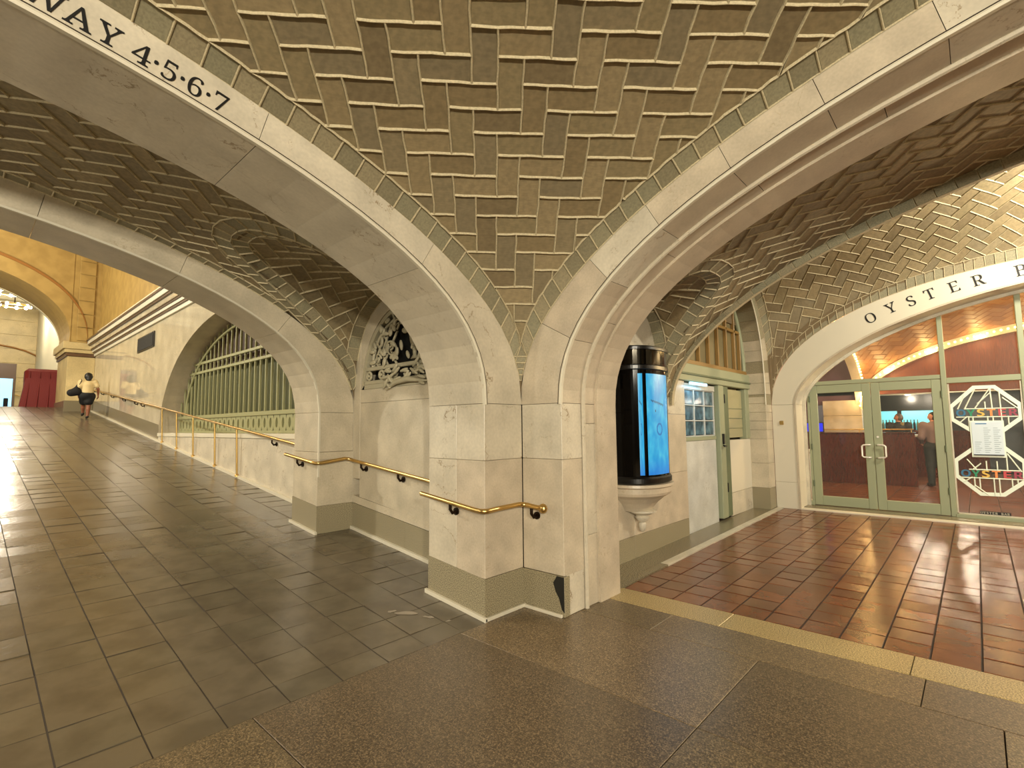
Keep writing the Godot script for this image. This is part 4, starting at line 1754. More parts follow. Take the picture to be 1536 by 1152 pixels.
func hall() -> void:
	var w := struct("wall_hall", Vector3(CX, 0, -16), "polished cream marble side wall of the ramp hall with a large grilled arch and a stepped cornice", "wall")
	# polished wall from the far pier to the grilled arch, then the piece with the arch cut out
	var z_a := -15.6
	var z_b := -6.2
	var zs := [-27.5, -24.6, -21.6, -18.6, z_a]
	for i in 4:
		for e in [[0.42, 2.6], [2.6, 4.5]]:
			var b := MB.new()
			var lo0: float = ramp_y(zs[i]) + 0.42 if e[0] < 1 else maxf(2.6, ramp_y(zs[i]) + 0.42)
			var lo1: float = ramp_y(zs[i + 1]) + 0.42 if e[0] < 1 else maxf(2.6, ramp_y(zs[i + 1]) + 0.42)
			if e[0] < 1 and lo1 >= 2.59:
				continue
			var hi0: float = maxf(e[1], lo0)
			var pl := clean(PackedVector2Array([Vector2(zs[i] + 0.002, lo0), Vector2(zs[i + 1] - 0.002, lo1), Vector2(zs[i + 1] - 0.002, e[1] - 0.002), Vector2(zs[i] + 0.002, maxf(e[1] - 0.002, lo0 + 0.01))]))
			b.prism(pl, Vector3(CX, 0, 0), Vector3(0, 0, 1), Vector3.UP, Vector3.RIGHT, 0, 0.3)
			put(w, "marble_panel", b, M.hall_marble)
		sloped_block(w, CX, CX + 0.3, zs[i] + 0.002, zs[i + 1] - 0.002, 0.0, 0.418, M.slab_grey, "base_block")
	sloped_block(w, 3.47, CX - 0.001, -27.0, -6.72, 0.0, 0.05, M.cream_edge, "foot_strip")
	# round the big arch
	var iG := func(s: float) -> float: return pe(s, 4.7, 1.5, 2.55, 2.0)
	var top := 4.5
	var up := MB.new()
	var so := MB.new()
	var N := 40
	for i in N:
		var q := []
		for k in 2:
			var s := 4.7 * (1.0 - cos(PI * (i + k) / N))
			q.append(Vector2(z_a + s, iG.call(s)))
		up.h = Vector3(8, 3, q[0].x)
		up.quad(Vector3(CX, q[0].y, q[0].x), Vector3(CX, q[1].y, q[1].x), Vector3(CX, top, q[1].x), Vector3(CX, top, q[0].x))
		so.h = Vector3(3.7, 9, (q[0].x + q[1].x) / 2)
		so.quad(Vector3(CX, q[0].y, q[0].x), Vector3(CX, q[1].y, q[1].x), Vector3(4.3, q[1].y, q[1].x), Vector3(4.3, q[0].y, q[0].x))
	put(w, "arch_wall", up, M.hall_marble)
	put(w, "arch_soffit", so, M.bay_stone)
	put(w, "panel_under_grille", MB.new().prism(PackedVector2Array([Vector2(z_a, ramp_y(z_a) - 0.2), Vector2(-6.72, 0.2), Vector2(-6.72, 1.44), Vector2(z_a, 1.44)]), Vector3(CX, 0, 0), Vector3(0, 0, 1), Vector3.UP, Vector3.RIGHT, 0, 0.25), M.marble_2)
	put(w, "grille_sill", bx(3.50, 1.44, z_a - 0.03, 4.32, 1.52, -6.2), M.cream_edge)
	put(w, "recess_wall", bx(4.3, 1.4, -16.0, 4.5, 4.6, -6.0), M.grille_back)
	put(w, "recess_wall", bx(CX, 0, -6.2, 4.4, 4.6, -6.05), M.bay_stone)
	# ochre upper wall
	put(w, "upper_wall", bx(CX + 0.05, 5.1, -27.6, 3.9, 10.2, -6.7), M.ochre)
	put(w, "upper_band", bx(CX + 0.0, 5.1, -27.5, CX + 0.06, 5.5, -6.7), M.plaster)
	put(w, "wall_core", bx(CX + 0.3, 0, -27.5, 3.95, 5.2, -15.7), M.ochre_dark)
	put(w, "wall_core", bx(CX + 0.3, 4.2, -15.8, 4.6, 5.2, -6.0), M.ochre_dark)
	var cor := struct("trim_1", Vector3(CX, 4.8, -17), "stepped marble cornice with brown mouldings running along the hall wall", "cornice")
	for e in [[4.50, 4.60, 0.05, M.cream_edge], [4.60, 4.64, 0.09, M.cornice_brown], [4.64, 4.72, 0.12, M.cream_edge], [4.72, 4.75, 0.16, M.cornice_brown], [4.75, 4.88, 0.20, M.hall_marble], [4.88, 4.92, 0.25, M.cornice_brown], [4.92, 5.05, 0.29, M.cream_edge], [5.05, 5.10, 0.33, M.cornice_brown]]:
		put(cor, "cornice_step", bx(CX - e[2], e[0], -27.2, CX + 0.1, e[1], -6.72, 0.003), e[3])
	# end of the hall: a pier, a great arch and the ochre wall above it
	var g := struct("wall_end", Vector3(0, 2.5, -26), "ochre lit end wall of the ramp hall with a great arch into the bright concourse", "archway")
	var iE := func(s: float) -> float: return pe(s - 0.80, 5.2, 5.0, 2.75, 2.3)
	var oE := func(_s: float) -> float: return 10.2
	var ar := []
	for i in 61:
		var s := 0.80 + 5.2 * (1.0 - cos(PI * i / 60.0))
		ar.append(Vector2(s, iE.call(s)))
	var fw := MB.new()
	var sf := MB.new()
	for i in 60:
		var a: Vector2 = ar[i]
		var b: Vector2 = ar[i + 1]
		fw.h = Vector3(CX - a.x, 7, -40)
		fw.quad(Vector3(CX - a.x, a.y, -25.2), Vector3(CX - b.x, b.y, -25.2), Vector3(CX - b.x, 10.2, -25.2), Vector3(CX - a.x, 10.2, -25.2))
		sf.h = Vector3(CX - (a.x + b.x) / 2, 20, -26.5)
		sf.quad(Vector3(CX - a.x, a.y, -25.2), Vector3(CX - b.x, b.y, -25.2), Vector3(CX - b.x, b.y, -28.2), Vector3(CX - a.x, a.y, -28.2))
	put(g, "arch_face", fw, M.ochre)
	put(g, "arch_soffit", sf, M.ochre)
	var rim := []
	for p in ar:
		rim.append([Vector3(CX - p.x, p.y, -28.2), Vector3(0, 1, 0), Vector3(0, 0, 1)])
	put(g, "pale_rim", MB.new().sweep([Vector2(-0.03, -0.1), Vector2(0.12, -0.1), Vector2(0.12, 0.1), Vector2(-0.03, 0.1)], rim), M.plaster)
	var rim2 := []
	for i in 61:
		var s := 0.30 + 5.62 * (1.0 - cos(PI * i / 60.0))
		rim2.append([Vector3(CX - s, pe(s - 0.30, 5.62, 5.0, 3.3, 2.3), -25.2), Vector3(0, 1, 0), Vector3(0, 0, 1)])
	put(g, "arch_moulding", MB.new().sweep([Vector2(-0.05, -0.02), Vector2(0.05, -0.02), Vector2(0.05, 0.05), Vector2(-0.05, 0.05)], rim2), M.ochre_dark)
	# joints of the ochre blocks beside the arch
	for i in 9:
		put(g, "ochre_block", bx(2.90, 5.05 + i * 0.52, -25.2, 3.38, 5.05 + i * 0.52 + 0.49, -25.17, 0.01), M.ochre)
	put(g, "string_course", bx(-9.5, 8.9, -25.25, 3.5, 9.02, -25.05), M.ochre_dark)
	put(g, "pier", bx(2.70, 2.05, -28.2, CX, 4.45, -25.4, 0.01), M.hall_block)
	put(g, "pier_foot", bx(2.67, 1.95, -28.23, CX, 2.75, -25.36, 0.01), M.slab_grey)
	for e in [[4.45, 4.58, 0.05, M.cornice_brown], [4.58, 4.72, 0.10, M.hall_block], [4.72, 5.0, 0.16, M.hall_block]]:
		put(g, "capital", bx(2.70 - e[2], e[0], -28.2, CX, e[1], -25.4 + e[2], 0.01), e[3])
	put(g, "far_pier", bx(-9.6, 2.2, -28.2, -7.6, 5.0, -25.2), M.hall_block)
	put(g, "wall_return", bx(2.70, 4.98, -28.2, CX + 0.06, 10.2, -25.22), M.ochre)
	# the hall's other wall and ceiling
	var x := struct("wall_hall", Vector3(-9.5, 0, -16), "cream far side wall of the ramp hall with lit shop windows", "wall")
	put(x, "wall_face", bx(-9.9, 0, -27.5, -9.5, 10.2, -6.0), M.hall_block)
	for z in [-12.0, -18.0, -23.5]:
		put(x, "shop_window", bx(-9.5, ramp_y(z) + 0.4, z - 1.2, -9.44, ramp_y(z) + 2.6, z + 1.2), M.shop_glow)
		put(x, "window_frame", bx(-9.48, ramp_y(z) + 2.6, z - 1.3, -9.40, ramp_y(z) + 2.75, z + 1.3), M.cornice_brown)
	var y := struct("ceiling", Vector3(-3, 10, -16), "ochre plaster ceiling of the ramp hall", "ceiling")
	put(y, "ceiling_face", bx(-9.9, 10.1, -27.6, 4.6, 10.3, -6.0), M.ochre)
	# the bright concourse beyond
	var k := struct("wall_concourse", Vector3(0, 2.5, -42), "bright cream block walls of the concourse beyond the great arch", "wall")
	put(k, "back_wall", bx(-14, 2.4, -42.4, 5.0, 9.6, -42.0), M.hall_block)
	put(k, "side_wall", bx(3.0, 2.4, -42.0, 3.4, 9.6, -27.5), M.plaster)
	put(k, "side_wall", bx(-14.4, 2.4, -42.0, -14.0, 9.6, -27.5), M.hall_block)
	put(k, "return_wall", bx(-14.4, 2.4, -27.7, -9.4, 9.6, -27.4), M.hall_block)
	put(k, "wall_foot", bx(-14, 2.5, -42.0, 3.0, 3.05, -41.95), M.slab_grey)
	for i in 7:
		put(k, "block_course", bx(-14, 3.1 + 0.85 * i, -42.0, 3.0, 3.1 + 0.85 * i + 0.83, -41.97, 0.01), M.hall_block)
	put(k, "wall_rail", MB.new().tube([Vector3(SHOP, 3.75, -41.8), Vector3(2.9, 3.55, -41.8)], 0.03), M.brass)
	put(k, "shop_opening", bx(SHOP - 3.2, 2.56, -41.96, SHOP, 5.6, -41.9), M.cornice_brown)
	put(k, "shop_window", bx(SHOP - 3.0, 2.7, -41.95, SHOP - 0.12, 4.7, -41.88), M.shop_glow)
	for i in 5:
		put(k, "shop_goods", bx(SHOP - 1.9 + i * 0.36, 2.7, -41.87, SHOP - 1.7 + i * 0.36, 3.3 + 0.25 * (i % 3), -41.8, 0.02), M.navy_cloth if i % 2 == 0 else M.mauve_cloth)
	var arc := []
	for i in 13:
		var t := PI * i / 12.0
		arc.append(Vector3(SHOP - 1.5 + 2.6 * cos(t), 5.7 + 1.0 * sin(t), -41.9))
	put(k, "arch_moulding", MB.new().tube(arc, 0.05, 6), M.ochre_dark)
	var f := struct("floor", Vector3(-3, 2.5, -35), "pale stone floor of the concourse at the top of the ramp", "floor")
	put(f, "floor_face", bx(-14.2, 2.3, -42.2, 5, 2.556, -27.5), M.ramp_tile_0)
	var e2 := struct("ceiling", Vector3(-3, 9.5, -35), "white vaulted plaster ceiling of the concourse with shallow ribs", "ceiling")
	put(e2, "ceiling_face", bx(-14.2, 9.5, -42.3, 5, 9.7, -27.4), M.plaster)
	for i in 4:
		put(e2, "rib", bx(-14, 9.2, -30.0 - 3.6 * i, 3.0, 9.5, -30.5 - 3.6 * i, 0.05), M.plaster)
	put(e2, "cove", bx(2.5, 9.0, -42, 3.0, 9.5, -27.5, 0.1), M.plaster)
	put(e2, "cove", bx(-14, 9.0, -42, 3.0, 9.5, -41.4, 0.1), M.plaster)


# ================= bodies: tapered bones joined into one skin =================
class FleshField:
	var lo: Vector3
	var c: float
	var nx: int
	var ny: int
	var nz: int
	var d := PackedFloat32Array()
	func _init(lo_: Vector3, hi: Vector3, cell: float) -> void:
		lo = lo_
		c = cell
		nx = int((hi.x - lo.x) / c) + 2
		ny = int((hi.y - lo.y) / c) + 2
		nz = int((hi.z - lo.z) / c) + 2
		d.resize(nx * ny * nz)
		d.fill(0.3)
	func bone(a: Vector3, b: Vector3, ra: float, rb: float, k := 0.03, sq := Vector3.ONE) -> void:
		var m := maxf(ra, rb) * maxf(sq.x, maxf(sq.y, sq.z)) + k + 2.5 * c
		var l := a.min(b) - Vector3.ONE * m
		var h := a.max(b) + Vector3.ONE * m
		var i0 := clampi(int((l.x - lo.x) / c), 0, nx)
		var i1 := clampi(int((h.x - lo.x) / c) + 1, 0, nx)
		var j0 := clampi(int((l.y - lo.y) / c), 0, ny)
		var j1 := clampi(int((h.y - lo.y) / c) + 1, 0, ny)
		var k0 := clampi(int((l.z - lo.z) / c), 0, nz)
		var k1 := clampi(int((h.z - lo.z) / c) + 1, 0, nz)
		var ab := (b - a) / sq
		var len2 := maxf(ab.length_squared(), 1e-9)
		var ms := minf(sq.x, minf(sq.y, sq.z))
		for z in range(k0, k1):
			for y in range(j0, j1):
				for x in range(i0, i1):
					var p := (lo + Vector3(x, y, z) * c - a) / sq
					var t := clampf(p.dot(ab) / len2, 0.0, 1.0)
					var v := (p - ab * t).length() - lerpf(ra, rb, t)
					v *= ms
					var n := (z * ny + y) * nx + x
					var o := d[n]
					var q := maxf(k - absf(o - v), 0.0)
					d[n] = minf(o, v) - q * q / (4.0 * k)
	func at(x: int, y: int, z: int) -> float:
		return d[(z * ny + y) * nx + x]
	func grad(x: int, y: int, z: int) -> Vector3:
		x = clampi(x, 1, nx - 2)
		y = clampi(y, 1, ny - 2)
		z = clampi(z, 1, nz - 2)
		return Vector3(at(x + 1, y, z) - at(x - 1, y, z), at(x, y + 1, z) - at(x, y - 1, z), at(x, y, z + 1) - at(x, y, z - 1))
	func net(b: MB) -> MB:
		var idx := {}
		var vs := []
		var ns := []
		var E := [[0, 1], [2, 3], [4, 5], [6, 7], [0, 2], [1, 3], [4, 6], [5, 7], [0, 4], [1, 5], [2, 6], [3, 7]]
		for z in nz - 1:
			for y in ny - 1:
				for x in nx - 1:
					var n := (z * ny + y) * nx + x
					var v := [d[n], d[n + 1], d[n + nx], d[n + nx + 1], d[n + nx * ny], d[n + nx * ny + 1], d[n + nx * ny + nx], d[n + nx * ny + nx + 1]]
					var neg := 0
					for q in v:
						if q < 0.0:
							neg += 1
					if neg == 0 or neg == 8:
						continue
					var s := Vector3.ZERO
					var m := 0
					for e in E:
						if (v[e[0]] < 0.0) != (v[e[1]] < 0.0):
							var t: float = v[e[0]] / (v[e[0]] - v[e[1]])
							var A := Vector3(e[0] & 1, (e[0] >> 1) & 1, (e[0] >> 2) & 1)
							var B := Vector3(e[1] & 1, (e[1] >> 1) & 1, (e[1] >> 2) & 1)
							s += A.lerp(B, t)
							m += 1
					s /= m
					idx[n] = vs.size()
					vs.append(lo + (Vector3(x, y, z) + s) * c)
					ns.append((grad(x, y, z) + grad(x + 1, y + 1, z + 1)).normalized())
		var st := [1, nx, nx * ny]
		for z in range(1, nz - 1):
			for y in range(1, ny - 1):
				for x in range(1, nx - 1):
					var n := (z * ny + y) * nx + x
					for ax in 3:
						if (d[n] < 0.0) == (d[n + st[ax]] < 0.0):
							continue
						var u: int = st[(ax + 1) % 3]
						var w: int = st[(ax + 2) % 3]
						var q := [idx.get(n, -1), idx.get(n - u, -1), idx.get(n - u - w, -1), idx.get(n - w, -1)]
						if q.min() < 0:
							continue
						b.quadn(vs[q[0]], vs[q[1]], vs[q[2]], vs[q[3]], ns[q[0]], ns[q[1]], ns[q[2]], ns[q[3]])
		return b


func hand(b: MB, wrist: Vector3, along: Vector3, palm_n: Vector3, side: float) -> void:
	var x := along.normalized()
	var z := (palm_n - x * palm_n.dot(x)).normalized()
	var y := z.cross(x) * side
	var k := FleshField.new(wrist - Vector3.ONE * 0.10 + x * 0.07, wrist + Vector3.ONE * 0.10 + x * 0.09, 0.0055)
	for i in 4:
		var o := (i - 1.5) * 0.020
		k.bone(wrist + y * o * 0.6, wrist + x * 0.085 + y * o, 0.016, 0.012, 0.012)
		var L: float = [0.066, 0.075, 0.070, 0.055][i]
		var a := wrist + x * 0.085 + y * o
		var m := a + x * L * 0.5 + z * 0.012
		k.bone(a, m, 0.0095, 0.0085, 0.004)
		k.bone(m, m + (x * 0.75 + z * 0.65).normalized() * L * 0.5, 0.0085, 0.0072, 0.004)
	var t := wrist + x * 0.028 - y * 0.028
	k.bone(wrist + x * 0.015, t, 0.014, 0.013, 0.01)
	k.bone(t, t + (x * 0.7 - y * 0.6 + z * 0.3).normalized() * 0.035, 0.0115, 0.010, 0.005)
	k.bone(t + (x * 0.7 - y * 0.6 + z * 0.3).normalized() * 0.035, t + (x * 0.85 - y * 0.45 + z * 0.45).normalized() * 0.062, 0.0098, 0.008, 0.004)
	k.net(b)


# the head with nose, eyes sockets, lips and ears; f is the way it faces
func head(b: MB, c: Vector3, f: Vector3, r: float) -> void:
	var s := f.cross(Vector3.UP).normalized()
	var k := FleshField.new(c - Vector3.ONE * 0.19, c + Vector3.ONE * 0.19, 0.009)
	k.bone(c + Vector3.UP * 0.02 - f * 0.012, c + Vector3.UP * 0.02 + f * 0.012, r, r, 0.02, Vector3(0.92, 1.12, 0.92))
	k.bone(c - Vector3.UP * 0.055 + f * 0.035, c - Vector3.UP * 0.085 + f * 0.05, r * 0.6, r * 0.42, 0.04)
	k.bone(c + f * 0.088 + Vector3.UP * 0.01, c + f * 0.108 - Vector3.UP * 0.028, 0.009, 0.014, 0.014)
	k.bone(c + f * 0.086 - Vector3.UP * 0.062 - s * 0.018, c + f * 0.086 - Vector3.UP * 0.062 + s * 0.018, 0.009, 0.009, 0.008)
	for e in [-1.0, 1.0]:
		k.bone(c + s * e * 0.086 + Vector3.UP * 0.018, c + s * e * 0.090 - Vector3.UP * 0.03, 0.014, 0.010, 0.006, Vector3(0.7, 1, 1))
		k.bone(c + f * 0.074 + s * e * 0.033 + Vector3.UP * 0.012, c + f * 0.075 + s * e * 0.034 + Vector3.UP * 0.012, 0.014, 0.014, 0.006)
	k.net(b)


func person(base: Vector3, yaw: float, P: Dictionary, label: String) -> Node3D:
	# P: joints in a frame with x to the figure's right, y up, -z ahead
	var o := thing("person", base, label, "person")
	var B := Basis(Vector3.UP, yaw)
	var J := func(n: String) -> Vector3: return base + B * P[n]
	var lo := Vector3.ONE * 1e9
	var hi := -lo
	for k in P:
		if P[k] is Vector3:
			lo = lo.min(J.call(k))
			hi = hi.max(J.call(k))
	lo -= Vector3.ONE * 0.22
	hi += Vector3.ONE * 0.22
	lo.y = base.y - 0.03
	var ahead := B * Vector3(0, 0, -1)
	var body := MB.new()
	var K := FleshField.new(lo, hi, 0.014)
	var w: float = P.get("wide", 1.0)
	K.bone(J.call("pelvis"), J.call("waist"), 0.135 * w, 0.12 * w, 0.05)
	K.bone(J.call("waist"), J.call("chest"), 0.12 * w, 0.135 * w, 0.05)
	K.bone(J.call("chest"), J.call("neck"), 0.12, 0.05, 0.05)
	K.bone(J.call("neck"), J.call("head"), 0.052, 0.055, 0.02)
	for s in ["_l", "_r"]:
		K.bone(J.call("chest"), J.call("shoulder" + s), 0.10, 0.062, 0.05)
		K.bone(J.call("shoulder" + s), J.call("elbow" + s), 0.054, 0.042, 0.03)
		K.bone(J.call("elbow" + s), J.call("wrist" + s), 0.041, 0.027, 0.015)
		K.bone(J.call("pelvis"), J.call("hip" + s), 0.12 * w, 0.10 * w, 0.05)
		K.bone(J.call("hip" + s), J.call("knee" + s), 0.092 * w, 0.056, 0.03)
		var kn: Vector3 = J.call("knee" + s)
		var an: Vector3 = J.call("ankle" + s)
		K.bone(kn, kn.lerp(an, 0.3), 0.054, 0.058, 0.02)
		K.bone(kn.lerp(an, 0.3), an, 0.058, 0.034, 0.02)
		K.bone(an, J.call("toe" + s), 0.036, 0.024, 0.02)
	K.net(body)
	for s in ["_l", "_r"]:
		var wr: Vector3 = J.call("wrist" + s)
		var el: Vector3 = J.call("elbow" + s)
		hand(body, wr, (wr - el), B * Vector3(1.0 if s == "_l" else -1.0, 0, 0), 1.0 if s == "_l" else -1.0)
	head(body, J.call("head") + Vector3.UP * 0.06, ahead, 0.088)
	put(o, "body", body, P.get("skin"))
	# clothes: skins a little outside the body
	for cl in P.clothes:
		var b := MB.new()
		var Q := FleshField.new(lo, hi, 0.014)
		for e in cl.bones:
			Q.bone(J.call(e[0]) + e[4] if e.size() > 4 else J.call(e[0]), J.call(e[1]) + e[5] if e.size() > 5 else J.call(e[1]), e[2], e[3], cl.get("k", 0.05), Vector3.ONE)
		Q.net(b)
		put(o, cl.called, b, cl.mat, cl.get("label", ""))
	return o


func people() -> void:
	var Z := Vector3.ZERO
	# the woman on the ramp, seen from behind, walking up
	var P := {
		"pelvis": Vector3(0, 0.80, 0), "waist": Vector3(0, 0.93, -0.01), "chest": Vector3(0.0, 1.13, -0.03), "neck": Vector3(0.01, 1.30, -0.04), "head": Vector3(0.01, 1.37, -0.06),
		"shoulder_l": Vector3(-0.17, 1.22, -0.03), "elbow_l": Vector3(-0.24, 0.99, 0.0), "wrist_l": Vector3(-0.22, 0.80, -0.12),
		"shoulder_r": Vector3(0.17, 1.24, -0.03), "elbow_r": Vector3(0.27, 1.02, 0.03), "wrist_r": Vector3(0.29, 0.82, -0.04),
		"hip_l": Vector3(-0.09, 0.76, 0), "knee_l": Vector3(-0.07, 0.45, -0.20), "ankle_l": Vector3(-0.06, 0.20, -0.28), "toe_l": Vector3(-0.06, 0.13, -0.42),
		"hip_r": Vector3(0.09, 0.76, 0), "knee_r": Vector3(0.04, 0.42, 0.02), "ankle_r": Vector3(0.02, 0.08, 0.06), "toe_r": Vector3(0.02, 0.045, -0.10),
		"skin": M.skin, "wide": 1.08}
	P.clothes = [
		{"called": "blouse", "mat": M.cream_shirt, "bones": [["waist", "chest", 0.165, 0.165, Vector3(0, -0.06, 0), Z], ["chest", "neck", 0.15, 0.07, Z, Vector3(0, -0.03, 0)], ["chest", "shoulder_l", 0.12, 0.09], ["chest", "shoulder_r", 0.12, 0.09], ["shoulder_l", "elbow_l", 0.088, 0.080, Z, Vector3(0.03, 0.10, 0)], ["shoulder_r", "elbow_r", 0.088, 0.080, Z, Vector3(-0.04, 0.10, 0)]]},
		{"called": "shorts", "mat": M.navy_cloth, "bones": [["pelvis", "waist", 0.175, 0.15, Z, Vector3(0, -0.03, 0)], ["hip_l", "knee_l", 0.135, 0.125, Z, Vector3(0, 0.13, 0.08)], ["hip_r", "knee_r", 0.135, 0.125, Z, Vector3(0, 0.15, 0)]]},
		{"called": "hair", "mat": M.black_hair, "k": 0.03, "bones": [["head", "head", 0.108, 0.112, Vector3(0, 0.09, 0.01), Vector3(0, 0.06, 0.02)], ["head", "neck", 0.10, 0.075, Vector3(0, 0.04, 0.02), Vector3(0, 0.03, 0.045)]]},
		{"called": "shoes", "mat": M.shoe, "k": 0.02, "bones": [["ankle_l", "toe_l", 0.042, 0.034, Vector3(0, -0.03, 0.02), Z], ["ankle_r", "toe_r", 0.042, 0.034, Vector3(0, -0.02, 0.02), Z]]}]
	var at := Vector3(2.93, ramp_y(-22.2), -22.2)
	person(at, 0.0, P, "woman in a cream blouse and dark shorts walking up the ramp with her back turned")
	var bag := MB.new()
	var K := FleshField.new(at + Vector3(-0.62, 0.6, -0.3), at + Vector3(-0.05, 1.4, 0.3), 0.013)
	K.bone(at + Vector3(-0.42, 0.86, 0.0), at + Vector3(-0.28, 0.90, 0.0), 0.12, 0.13, 0.04, Vector3(1, 1, 0.7))
	K.bone(at + Vector3(-0.30, 0.95, 0.0), at + Vector3(-0.26, 1.10, 0.0), 0.09, 0.05, 0.05, Vector3(1, 1, 0.7))
	K.net(bag)
	var bg := thing("shoulder_bag", at + Vector3(-0.35, 0.75, 0), "dark navy slouchy bag hanging from the left shoulder of the woman on the ramp", "bag")
	put(bg, "pouch", bag, M.navy_cloth)
	put(bg, "strap", MB.new().tube([at + Vector3(-0.27, 1.08, -0.04), at + Vector3(-0.21, 1.24, -0.07), at + Vector3(-0.17, 1.325, -0.03), at + Vector3(-0.18, 1.27, 0.07), at + Vector3(-0.25, 1.08, 0.05)], 0.014, 6), M.navy_cloth)
	# two people inside the restaurant
	var stand := {
		"pelvis": Vector3(0, 0.96, 0), "waist": Vector3(0, 1.10, 0), "chest": Vector3(0, 1.33, 0), "neck": Vector3(0, 1.49, 0.01), "head": Vector3(0, 1.56, -0.01),
		"shoulder_l": Vector3(-0.19, 1.43, 0), "elbow_l": Vector3(-0.25, 1.15, 0.03), "wrist_l": Vector3(-0.20, 1.03, -0.20),
		"shoulder_r": Vector3(0.19, 1.43, 0), "elbow_r": Vector3(0.25, 1.15, 0.03), "wrist_r": Vector3(0.20, 1.03, -0.20),
		"hip_l": Vector3(-0.10, 0.92, 0), "knee_l": Vector3(-0.10, 0.50, -0.02), "ankle_l": Vector3(-0.11, 0.09, 0.03), "toe_l": Vector3(-0.13, 0.04, -0.14),
		"hip_r": Vector3(0.10, 0.92, 0), "knee_r": Vector3(0.10, 0.50, -0.02), "ankle_r": Vector3(0.11, 0.09, 0.03), "toe_r": Vector3(0.13, 0.04, -0.14),
		"skin": M.skin_light, "wide": 1.0}
	var shirt := func(m: Material) -> Dictionary: return {"called": "shirt", "mat": m, "bones": [["waist", "chest", 0.15, 0.16, Vector3(0, -0.1, 0), Z], ["chest", "neck", 0.15, 0.075, Z, Vector3(0, -0.02, 0)], ["chest", "shoulder_l", 0.12, 0.085], ["chest", "shoulder_r", 0.12, 0.085], ["shoulder_l", "elbow_l", 0.08, 0.06], ["shoulder_r", "elbow_r", 0.08, 0.06], ["elbow_l", "wrist_l", 0.06, 0.045], ["elbow_r", "wrist_r", 0.06, 0.045]]}
	var legs := func(m: Material) -> Dictionary: return {"called": "trousers", "mat": m, "bones": [["pelvis", "waist", 0.155, 0.145], ["hip_l", "knee_l", 0.115, 0.085], ["hip_r", "knee_r", 0.115, 0.085], ["knee_l", "ankle_l", 0.085, 0.065], ["knee_r", "ankle_r", 0.085, 0.065]]}
	var hair := func(m: Material) -> Dictionary: return {"called": "hair", "mat": m, "k": 0.02, "bones": [["head", "head", 0.090, 0.093, Vector3(0, 0.10, 0.015), Vector3(0, 0.07, 0.02)]]}
	var shoes := {"called": "shoes", "mat": M.shoe, "k": 0.02, "bones": [["ankle_l", "toe_l", 0.05, 0.038, Vector3(0, -0.03, 0.02), Z], ["ankle_r", "toe_r", 0.05, 0.038, Vector3(0, -0.03, 0.02), Z]]}
	var A: Dictionary = stand.duplicate()
	A.clothes = [shirt.call(M.black_cloth), legs.call(M.black_cloth), hair.call(M.grey_hair), shoes, {"called": "waistcoat_back", "mat": M.vest_back, "k": 0.04, "bones": [["waist", "chest", 0.10, 0.11, Vector3(0, -0.05, 0.075), Vector3(0, 0.08, 0.07)]]}]
	person(Vector3(16.9, 0.10, -1.55), -PI / 2, A, "man in black with an olive waistcoat back standing at the bar behind the wooden partition")
	var C: Dictionary = stand.duplicate()
	C.clothes = [shirt.call(M.mauve_cloth), legs.call(M.black_cloth), hair.call(M.black_hair), shoes]
	person(Vector3(15.6, 0.10, -0.78), -PI / 2 + 0.3, C, "person in a mauve shirt and dark trousers seen through the right glass door")


func rail_bracket(t: Node, wall: Vector3, rail: Vector3) -> void:
	var dir := (Vector3(rail.x, 0, rail.z) - Vector3(wall.x, 0, wall.z)).normalized()
	var foot := Vector3(wall.x, rail.y - 0.085, wall.z)
	var b := MB.new()
	b.tube([foot + dir * 0.01, foot + dir * 0.05 - Vector3.UP * 0.01, Vector3(rail.x, rail.y - 0.06, rail.z), Vector3(rail.x, rail.y - 0.015, rail.z)], 0.014, 8)
	var k := put(t, "bracket", b, M.bronze, "dark bronze bracket")
	put(k, "wall_plate", MB.new().tube([foot, foot + dir * 0.012], 0.034, 12), M.bronze)


